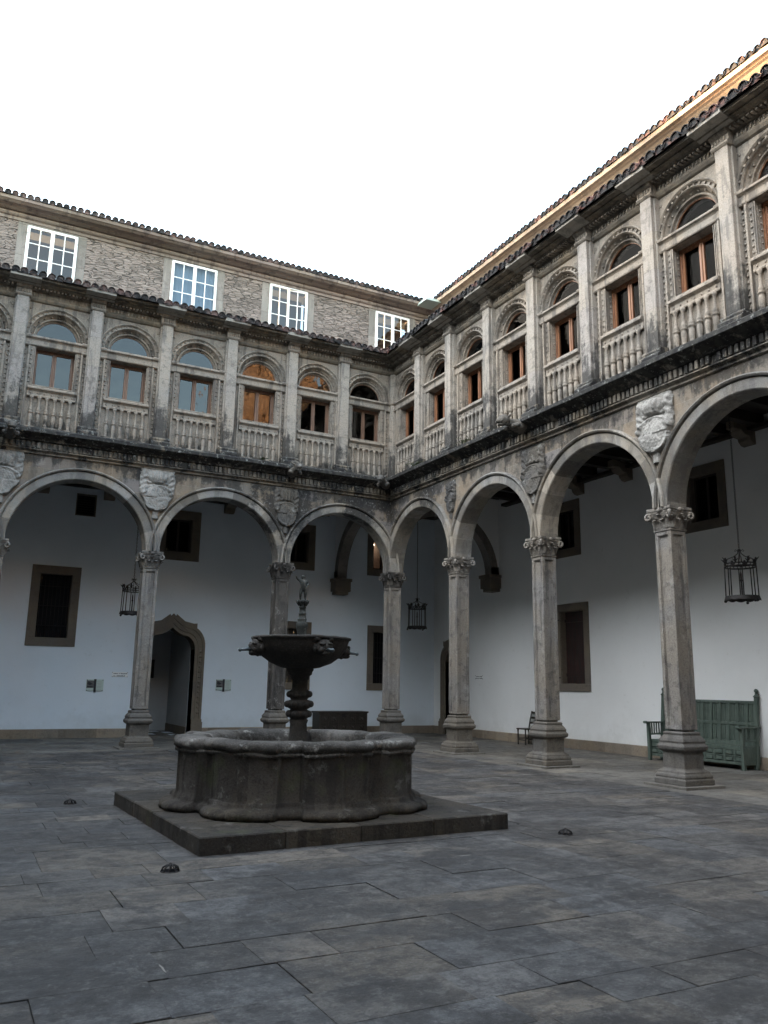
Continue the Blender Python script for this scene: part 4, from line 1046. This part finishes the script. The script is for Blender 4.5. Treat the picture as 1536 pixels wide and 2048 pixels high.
m = MB(); ring(m, [(-.28, .60, 0), (-.26, .86, 0), (-.25, .93, .2), (-.20, .965, .5), (-.12, .97, .8), (-.05, .972, 1), (.015, .96, 1), (.05, .93, 1), (.05, .885, 1), (.015, .858, 1), (.008, .85, 1), (.03, .842, 1), (.03, .822, 1), (.005, .805, 1)], jit=.035); m.build('basin_rim', 'stone_rim', ft)
MB().add([(1.3*math.cos(2*PI*i/40), 1.3*math.sin(2*PI*i/40), .78) for i in range(40)], [tuple(range(40))]).build('water', 'water', ft)
m = MB(); m.lathe([(.16, .4), (.13, .80), (.115, .95), (.105, 1.1), (.12, 1.15), (.10, 1.165), (.13, 1.19), (.14, 1.225), (.13, 1.26), (.105, 1.28), (.15, 1.305), (.165, 1.345), (.15, 1.385), (.105, 1.40), (.13, 1.43), (.142, 1.465), (.13, 1.505), (.10, 1.525), (.10, 1.64), (.115, 1.65), (.12, 1.69), (.15, 1.71), (.155, 1.74), (.175, 1.77), (.165, 1.80), (.15, 1.83)], 20)
for k in range(8):
    a = 2*PI*k/8
    for z, r in ((1.225, .135), (1.345, .16), (1.465, .137)): m.ball((r*math.cos(a), r*math.sin(a), z), .042, (1, 1, 1.0), 7, 5)
m.build('stem', 'stone_bowl', ft, disp=.006)
m = MB(); bp = [(.14, 1.78), (.25, 1.80), (.38, 1.85), (.50, 1.94), (.575, 2.04), (.605, 2.11), (.61, 2.135), (.64, 2.15), (.64, 2.17), (.60, 2.182), (.57, 2.17), (.50, 2.12), (.3, 2.06), (.05, 2.04)]
N = 72; vs = []
for r, z in bp:
    for i in range(N):
        a = 2*PI*i/N; k = 1+(.022*abs(math.sin(a*8)) if .3 < r < .6 and z < 2.12 else 0); vs.append((r*k*math.cos(a), r*k*math.sin(a), z))
m.add(vs, [(j*N+i, j*N+(i+1) % N, (j+1)*N+(i+1) % N, (j+1)*N+i) for j in range(len(bp)-1) for i in range(N)], True)
m.build('bowl', 'stone_bowl', ft, disp=.008)
def mask():
    m = MB(); J = .35
    m.ball((.60, 0, 2.06), .10, (.9, 1.1, 1.05), 12, 9, J); m.ball((.665, 0, 2.05), .055, (1, .55, 1.1), 8, 6, J)       # head, nose
    m.ball((.655, 0, 1.99), .05, (1.2, 1.3, .7), 8, 6, J)
    for s in (-1, 1):
        m.ball((.655, s*.055, 2.03), .042, (1, 1, .9), 8, 6, J); m.ball((.66, s*.045, 2.105), .035, (1, 1.3, .6), 8, 6, J)
        m.ball((.585, s*.105, 2.06), .04, (.8, .6, 1.5), 8, 6, J); m.tube([(.60, s*.05, 2.15), (.62, s*.10, 2.17), (.58, s*.14, 2.13)], [.03, .028, .012], 6)
    return m
for k in range(4):
    a = CAMA+math.radians(27+90*k)
    if k == 0: mk = mask().build('spout_mask', 'stone_bowl', ft, (lambda p: (.50+(p[0]-.5)*1.0, p[1]*1.02, 2.03+(p[2]-2.06)*1.0)), (0, 0, 0), a, disp=.012); MB().tube([(.68, 0, 2.01), (.78, 0, 2.0), (.83, 0, 1.995)], [.022, .018, .016], 8).ball((.835, 0, 1.993), .024, n=8, m=5).build('spout', 'lead', mk)
    else: dup(mk, (0, 0, 0), ft, a)
m = MB(); m.lathe([(.07, 2.05), (.06, 2.20), (.062, 2.26), (.075, 2.30), (.078, 2.335), (.07, 2.37), (.055, 2.385), (.06, 2.40), (.06, 2.41), (.05, 2.42), (.046, 2.47), (.05, 2.475), (.05, 2.485), (.042, 2.49), (.04, 2.55), (.046, 2.555), (.046, 2.565), (.038, 2.575), (.042, 2.60), (.065, 2.63), (.07, 2.65), (.05, 2.66)], 14)
for k in range(5):
    a = 2*PI*k/5; m.tube([(.04*math.cos(a), .04*math.sin(a), 2.59), (.075*math.cos(a), .075*math.sin(a), 2.63), (.088*math.cos(a), .088*math.sin(a), 2.655)], [.018, .014, .006], 6)
m.build('finial', 'bronze', ft, disp=.003)
def skinned(name, verts, edges, mat, parent, rot=0.):
    me = bpy.data.meshes.new(name); me.from_pydata([v[:3] for v in verts], edges, [])
    o = bpy.data.objects.new(name, me); COL.objects.link(o); o.parent = parent; o.rotation_euler = (0, 0, rot)
    md = o.modifiers.new('skin', 'SKIN'); md.use_smooth_shade = True
    for i, v in enumerate(verts): me.skin_vertices[0].data[i].radius = (v[3], v[3])
    me.skin_vertices[0].data[0].use_root = True
    sb = o.modifiers.new('sub', 'SUBSURF'); sb.levels = 1; sb.render_levels = 1
    me.materials.append(M[mat]); return o
V = [(0, 0, 2.805, .034), (0, -.005, 2.85, .032), (0, 0, 2.90, .038), (0, 0, 2.93, .018), (-.005, -.005, 2.955, .030), (-.008, -.008, 2.985, .028),
     (-.025, 0, 2.79, .026), (-.035, -.02, 2.735, .021), (-.035, -.005, 2.68, .014), (-.035, -.03, 2.665, .012),
     (.025, 0, 2.79, .026), (.03, 0, 2.73, .020), (.03, .01, 2.68, .014), (.032, -.02, 2.665, .012),
     (-.045, 0, 2.905, .017), (-.085, -.015, 2.93, .013), (-.105, -.03, 2.965, .010), (.045, 0, 2.90, .017), (.062, -.01, 2.86, .013), (.045, -.04, 2.84, .010)]
Ed = [(0, 1), (1, 2), (2, 3), (3, 4), (4, 5), (0, 6), (6, 7), (7, 8), (8, 9), (0, 10), (10, 11), (11, 12), (12, 13), (2, 14), (14, 15), (15, 16), (2, 17), (17, 18), (18, 19)]
skinned('figure', V, Ed, 'bronze', ft, -.3)

# ------------------------------------------------------------------ lanterns
def lantern(x, y, z, label, rz=0.):
    t = thing('hanging_lantern', label, 'lantern', (x, y, z), rz, 'wrought iron lanterns hanging in the galleries')
    R = .29; H = .58; n = 8
    m = MB()
    def hoop(r, zz, rad): m.tube([(r*math.cos(2*PI*i/24), r*math.sin(2*PI*i/24), zz) for i in range(25)], rad, 6, False)
    hoop(R, .0, .014); hoop(R-.01, H, .016); hoop(R-.01, H+.055, .013)
    for k in range(n):
        a = 2*PI*k/n; c, s = math.cos(a), math.sin(a)
        m.tube([(R*c, R*s, 0), ((R-.01)*c, (R-.01)*s, H)], .012, 6)
    for k in range(24):
        a = 2*PI*k/24; m.tube([((R-.01)*math.cos(a), (R-.01)*math.sin(a), H), ((R-.01)*math.cos(a+.13), (R-.01)*math.sin(a+.13), H+.055)], .007, 4)
    m.build('cage', 'iron', t)
    m = MB()
    for k in range(n):
        a = 2*PI*(k+.5)/n; c, s = math.cos(a), math.sin(a)
        m.tube([((R-.02)*c, (R-.02)*s, H+.05), ((R+.0)*c, (R+.0)*s, H+.12), ((R+.06)*c, (R+.06)*s, H+.17)], [.016, .02, .006], 5)
        for sg in (-1, 1):
            p = ((R)*c-sg*.05*s, R*s+sg*.05*c, H+.13); m.tube([((R-.01)*c, (R-.01)*s, H+.08), p], [.014, .008], 5)
        m.ball((R*c, R*s, H+.15), .022, n=6, m=4)
    for k in range(4):
        a = PI/4+k*PI/2; c, s = math.cos(a), math.sin(a)
        m.tube([((R-.02)*c, (R-.02)*s, H+.05), (R*.75*c, R*.75*s, H+.16), (R*.35*c, R*.35*s, H+.20), (.03*c, .03*s, H+.26), (.02*c, .02*s, H+.34)], .010, 6)
        m.tube([(.02*c, .02*s, H+.30), (.07*c, .07*s, H+.34), (.085*c, .085*s, H+.31), (.06*c, .06*s, H+.30)], .007, 5)
    m.build('crown', 'iron', t)
    m = MB()
    N_ = 48; vs = []
    for i in range(N_): a = 2*PI*i/N_; d = .045+.022*abs(math.sin(a*6)); vs += [((R+.012)*math.cos(a), (R+.012)*math.sin(a), .02), ((R+.035)*math.cos(a), (R+.035)*math.sin(a), -d)]
    m.add(vs, [(2*i, (2*i+2) % (2*N_), (2*i+3) % (2*N_), 2*i+1) for i in range(N_)], True)
    vs2 = [(v[0]*.985, v[1]*.985, v[2]) for v in vs]; m.add(vs2, [(2*i, (2*i+2) % (2*N_), (2*i+3) % (2*N_), 2*i+1) for i in range(N_)], True)
    for k in range(3): a = 2*PI*k/3+.4; m.ball(((R+.02)*math.cos(a), (R+.02)*math.sin(a), -.08), .03, n=7, m=5)
    for k in range(2): c, s = math.cos(k*PI/2), math.sin(k*PI/2); m.box(-R*c-.01*s, R*c+.01*s, -R*s-.01*c, R*s+.01*c, -.006, .006)
    m.build('scalloped_rim', 'iron', t)
    m = MB(); m.lathe([(.05, .0), (.05, .02), (.018, .04), (.016, .30), (.03, .32), (.018, .34), (.018, .44), (.006, .50)], 8); m.tube([(0, 0, .48), (0, 0, H+.28)], .006, 5); m.build('candle_holder', 'iron', t)
    m = MB(); zz = H+.33; k = 0; top = 7.28-z
    while zz < top-.03:
        o = .016; L_ = .052
        pts = [((o*math.cos(a) if k % 2 else 0), (0 if k % 2 else o*math.cos(a)), zz+L_/2+L_*.62*math.sin(a)) for a in [2*PI*i/8 for i in range(9)]]
        m.tube(pts, .0052, 4, False); zz += L_; k += 1
    m.build('chain', 'iron', t)
lantern(1.95, -10.42, 3.33, 'wrought iron crown lantern hanging above the green bench in the right gallery')
lantern(1.99, 2.0, 3.44, 'wrought iron crown lantern hanging in the corner bay, left of the arched corner door')
lantern(-6.98, 2.0, 3.42, 'wrought iron crown lantern half hidden behind a column, near the ogee doorway')

# ------------------------------------------------------------------ green settle
bt = thing('settle_bench', 'long green painted panelled bench with slatted arms and ball finials against the white wall', 'bench', (3.9, -7.78, 0), PI/2)
# local: x along the wall (towards +y world after turning), y: towards the court is +y
HB = 1.28
def BT(p): return (p[0], p[1], p[2])
m = MB()
m.boxes((-HB, HB, .50, .54, .10, .155), (-HB, HB, .50, .54, .40, .44), (-HB, HB, .50, .54, .262, .284))
nf = 10
for i in range(nf+1): x = -HB+2*HB*i/nf; m.boxes((x-.022, x+.022, .50, .541, .156, .261), (x-.022, x+.022, .50, .541, .285, .399))
m.box(-HB, HB, .06, .52, .44, .47)
m.build('seat_box', 'green', bt, BT, bevel=.003)
m = MB()
for i in range(nf):
    x0 = -HB+2*HB*i/nf+.024; x1 = -HB+2*HB*(i+1)/nf-.024
    for z0, z1 in ((.157, .260), (.286, .398)):
        cx, cz = (x0+x1)/2, (z0+z1)/2; e = .025
        vs = [(x0, .508, z0), (x1, .508, z0), (x1, .508, z1), (x0, .508, z1), (x0+e, .556, z0+e), (x1-e, .556, z0+e), (x1-e, .556, z1-e), (x0+e, .556, z1-e)]
        m.add(vs, [(0, 1, 5, 4), (1, 2, 6, 5), (2, 3, 7, 6), (3, 0, 4, 7), (4, 5, 6, 7)])
m.build('front_panels', 'green', bt, BT)
lean = lambda z: .13-(z-.47)*.10
def slant(m, x0, x1, z0, z1, d0, d1):
    m.add([(x0, lean(z0)+d0, z0), (x1, lean(z0)+d0, z0), (x1, lean(z0)+d1, z0), (x0, lean(z0)+d1, z0), (x0, lean(z1)+d0, z1), (x1, lean(z1)+d0, z1), (x1, lean(z1)+d1, z1), (x0, lean(z1)+d1, z1)],
          [(0, 3, 2, 1), (4, 5, 6, 7), (0, 1, 5, 4), (1, 2, 6, 5), (2, 3, 7, 6), (3, 0, 4, 7)])
m = MB()
slant(m, -HB, HB, 1.33, 1.385, .0, .05); slant(m, -HB, HB, .885, .94, .0, .04); slant(m, -HB, HB, .47, .55, .0, .04)
nb_ = 11
for i in range(nb_+1): x = -HB+2*HB*i/nb_; slant(m, x-.03, x+.03, .551, .884, .0, .04); slant(m, x-.03, x+.03, .941, 1.329, .0, .04)
for i in range(nb_):
    x0, x1 = -HB+2*HB*i/nb_+.03, -HB+2*HB*(i+1)/nb_-.03
    for z0, z1 in ((.551, .884), (.941, 1.329)):
        slant(m, x0, x1, z0, z1, .0, .012)
        for k in range(3):
            xx = x0+(x1-x0)*(k+.5)/3; slant(m, xx-.018, xx+.018, z0+.03, z1-.03, .012, .026)
m.build('backrest', 'green', bt, BT, bevel=.002)
def post():
    m = MB(); slant(m, -.04, .04, 0.0, 1.46, -.01, .06)
    yb = lean(1.46)+.025
    m.lathe([(.06, 1.46), (.07, 1.48), (.045, 1.50), (.03, 1.52), (.025, 1.545), (.04, 1.555)], 10, (0, yb)); m.ball((0, yb, 1.595), .042, n=10, m=8); return m
p0 = post().build('post', 'green', bt, BT, (-HB, 0, 0), bevel=.003); dup(p0, (HB, 0, 0), bt)
def arm():
    m = MB(); m.boxes((-.05, .05, .05, .68, .83, .86), (-.035, .035, .55, .62, .0, .83), (-.02, .02, .10, .55, .56, .60))
    for k in range(5): y = .17+.075*k; m.box(-.012, .012, y, y+.03, .60, .83)
    m.box(-.015, .015, .08, .55, .10, .45); m.tube([(-.05, .68, .845), (.05, .68, .845)], .03, 8); return m
a0 = arm().build('armrest', 'green', bt, BT, (-HB, 0, 0), bevel=.003); dup(a0, (HB, 0, 0), bt)

# ------------------------------------------------------------------ chair and chest
ch = thing('wooden_chair', 'small dark wooden chair half hidden by a column, standing against the white wall', 'chair', (3.55, -1.62, 0), math.radians(90))
# local: +y faces the court
def chbox(n_, *b): m = MB(); m.boxes(*b); return m.build(n_, 'wood_dark', ch, bevel=.004)
chbox('seat', (-.20, .20, -.20, .24, .42, .455))
m = MB()
for x in (-.17, .17): m.tube([(x, -.19, .44), (x, -.24, .68), (x, -.31, .92)], .022, 6)
for zz, yy in ((.60, -.225), (.74, -.26), (.88, -.30)): m.box(-.17, .17, yy-.012, yy+.012, zz-.03, zz+.03)
m.build('backrest', 'wood_dark', ch)
for x in (-.17, .17):
    for y in (-.17, .20):
        m = MB(); m.lathe([(.02, 0), (.024, .05), (.018, .1), (.026, .22), (.018, .34), (.024, .42)], 8); m.build('leg', 'wood_dark', ch, TI, (x, y, 0))
chbox('stretcher', (-.17, .17, .19, .21, .12, .15), (-.17, .17, -.18, -.16, .12, .15), (-.18, -.16, -.17, .20, .16, .19), (.16, .18, -.17, .20, .16, .19))

cx = thing('carved_chest', 'low dark carved wooden chest standing against the white wall behind the fountain', 'chest', (.13, 3.70, 0), PI)
HC = .84
m = MB(); m.boxes((-HC, HC, -.28, .26, .08, .68)); m.build('body', 'wood_dark', cx, bevel=.004)
m = MB(); m.boxes((-HC-.04, HC+.04, -.30, .31, .70, .745), (-HC-.02, HC+.02, -.29, .29, .68, .70)); m.build('lid', 'wood_dark', cx, bevel=.006)
m = MB()
m.boxes((-HC, HC, .26, .285, .62, .68), (-HC, HC, .26, .285, .08, .14), (-HC, HC, .26, .28, .36, .40))
for i in range(6): x = -HC+(2*HC-.07)*i/5; m.box(x, x+.07, .26, .29, .141, .619)
for i in range(5):
    x = -HC+.035+(2*HC-.07)*(i+.5)/5
    for zz in (.25, .51):
        m.box(x-.11, x+.11, .26, .275, zz-.075, zz+.075); m.ball((x, .275, zz), .05, (1, .4, 1), 8, 5)
        for q in range(4): m.ball((x+.075*math.cos(q*PI/2+.78), .275, zz+.055*math.sin(q*PI/2+.78)), .022, n=6, m=4)
m.build('carved_front', 'wood_dark', cx)
m = MB(); m.boxes((-.06, .06, .285, .295, .56, .66)); m.build('lock_plate', 'iron', cx)
for x in (-HC+.08, HC-.08):
    for y in (-.2, .2): m = MB(); m.lathe([(.05, 0), (.06, .04), (.04, .08)], 8); m.build('foot', 'wood_dark', cx, TI, (x, y, 0))

# ------------------------------------------------------------------ signs on the white walls
def sign(name, T, w, u0, u1, z0, z1, label, kind):
    t = thing(name, label, 'sign', T(((u0+u1)/2, w, z0)))
    def TT(p): a = T((p[0]+(u0+u1)/2, p[1]+w, p[2]+z0)); b = T(((u0+u1)/2, w, z0)); return tuple(a[i]-b[i] for i in range(3))
    W_, H_ = u1-u0, z1-z0; h = W_/2
    if kind == 'panel':                               # note: +u runs to the left in the picture
        MB().box(-h, h, .015, .025, 0, H_).build('panel', 'sign', t, TT)
        m = MB(); m.box(.03, h-.01, .025, .028, H_*.28, H_-.03); m.build('picture', 'signpic', t, TT)
        m = MB(); m.box(-.035, .03, .025, .031, -.03, H_+.01); m.box(.06, h-.03, .028, .030, H_*.30, H_*.42); m.prism([(.06, H_*.62), (h-.05, H_*.85), (h-.03, H_*.6), (h*.6, H_*.5)], .028, .030)
        m.build('dark_bar', 'signtxt', t, TT)
        m = MB()
        for i in range(6): zz = H_-.07-i*.042; m.box(-h+.05, -.06-(.03 if i % 3 == 2 else 0), .025, .0265, zz, zz+.008)
        m.box(-h+.03, h-.03, .025, .0265, .01, .022)
        m.build('print', 'zincp', t, TT)
        m = MB()
        for a in (-h+.02, h-.02):
            for zz in (.02, H_-.02): m.ball((a, .026, zz), .012, n=6, m=4)
        m.build('screws', 'iron', t, TT)
    else:
        MB().box(-h, h, .004, .010, 0, H_).build('panel', 'plaster', t, TT)
        m = MB(); r = random.Random(int(abs(u0)*100)); a = -h+.02
        rowz = (H_*.60, H_*.12)
        for zz in rowz:
            a = -h+.02
            while a < h-.03:
                b = a+r.uniform(.012, .03)
                if r.random() < .85: m.box(a, b, .010, .012, zz, zz+H_*.24*r.uniform(.6, 1))
                a = b+.010
        m.build('lettering', 'signtxt', t, TT)
        m = MB()
        for a in (-h+.01, h-.01):
            for zz in (.01, H_-.01): m.ball((a, .012, zz), .011, n=6, m=4)
        m.build('screws', 'iron', t, TT)
sign('information_sign', TL, -DN, 7.22, 7.69, 1.29, 1.62, 'square information panel with dark bar on white wall, below the barred window', 'panel')
sign('information_sign', TL, -DN, 3.43, 3.91, 1.35, 1.68, 'square information panel with dark bar on white wall, right of the ogee doorway', 'panel')
sign('lettered_plaque', TL, -DN, 6.56, 7.0, 1.70, 1.84, 'small lettered plaque on the white wall, left of the ogee doorway', 'plaque')
sign('lettered_plaque', TR, -DE, -1.50, -1.08, 1.82, 1.94, 'small lettered plaque on the white wall, right of the corner door', 'plaque')

# ------------------------------------------------------------------ drains in the paving
dr = thing('drain_grate', 'small domed iron drain grate in front of the fountain step', 'drain', (-9.38, -13.5, 0), 0, 'domed drain grates in the paving')
m = MB(); m.lathe([(.10, -.01), (.10, .008), (.085, .010), (.085, -.01)], 20, cap=False)
for k in range(10):
    a = 2*PI*k/10; m.tube([(.092*math.cos(a), .092*math.sin(a), .0), (.078*math.cos(a), .07*math.sin(a), .04), (.035*math.cos(a), .035*math.sin(a), .062), (0, 0, .066)], .008, 5)
m.ball((0, 0, .066), .018, n=8, m=5)
m.build('grate', 'iron', dr)
MB().add([(.084*math.cos(2*PI*i/20), .084*math.sin(2*PI*i/20), .009) for i in range(20)], [tuple(range(20))]).build('drain_hole', 'void', dr)
for p, lb in (((-4.97, -13.41, 0), 'small domed iron drain grate on the open paving right of the fountain'), ((-9.64, -9.07, 0), 'small domed iron drain grate left of the fountain step')):
    d2 = dup(dr, p); d2['label'] = lb; d2.scale = (.85, .85, .85)
dr.scale = (.85, .85, .85)

# ------------------------------------------------------------------ weeds rooted on the ledge
def weed(p, lab, seed, n=16, s=1.):
    r = random.Random(seed); m = MB()
    for i in range(n):
        a = r.uniform(0, 2*PI); l = r.uniform(.12, .30)*s; h = r.uniform(.02, .16)*s; dr_ = r.uniform(-.10, .05); pts = []
        for k in range(5): t = k/4; pts.append((math.cos(a)*l*t, math.sin(a)*l*t, h*math.sin(t*2.4)+dr_*t*t))
        m.tube(pts, [.003]*5, 3)
        for k in range(1, 5):
            for sg in (-1, 1):
                q = pts[k]; b = a+sg*1.2; m.add([q, (q[0]+.05*math.cos(b), q[1]+.05*math.sin(b), q[2]+.012), (q[0]+.035*math.cos(a), q[1]+.035*math.sin(a), q[2])], [(0, 1, 2)])
    tag(m.build('weed', 'leaf', None, TI, p, weld=False), lab, 'plant')
weed((-.50, -4.6, 7.50), 'wiry weed rooted on the blackened ledge of the right wing, left of the middle gargoyle', 1)
weed((-.50, -2.1, 7.50), 'wiry weed rooted on the blackened ledge beside the inner corner', 2, 12, .8)
weed((-4.3, -.50, 7.50), 'wiry weed rooted on the ledge under the arched window with the orange reflection', 5, 10, .6)
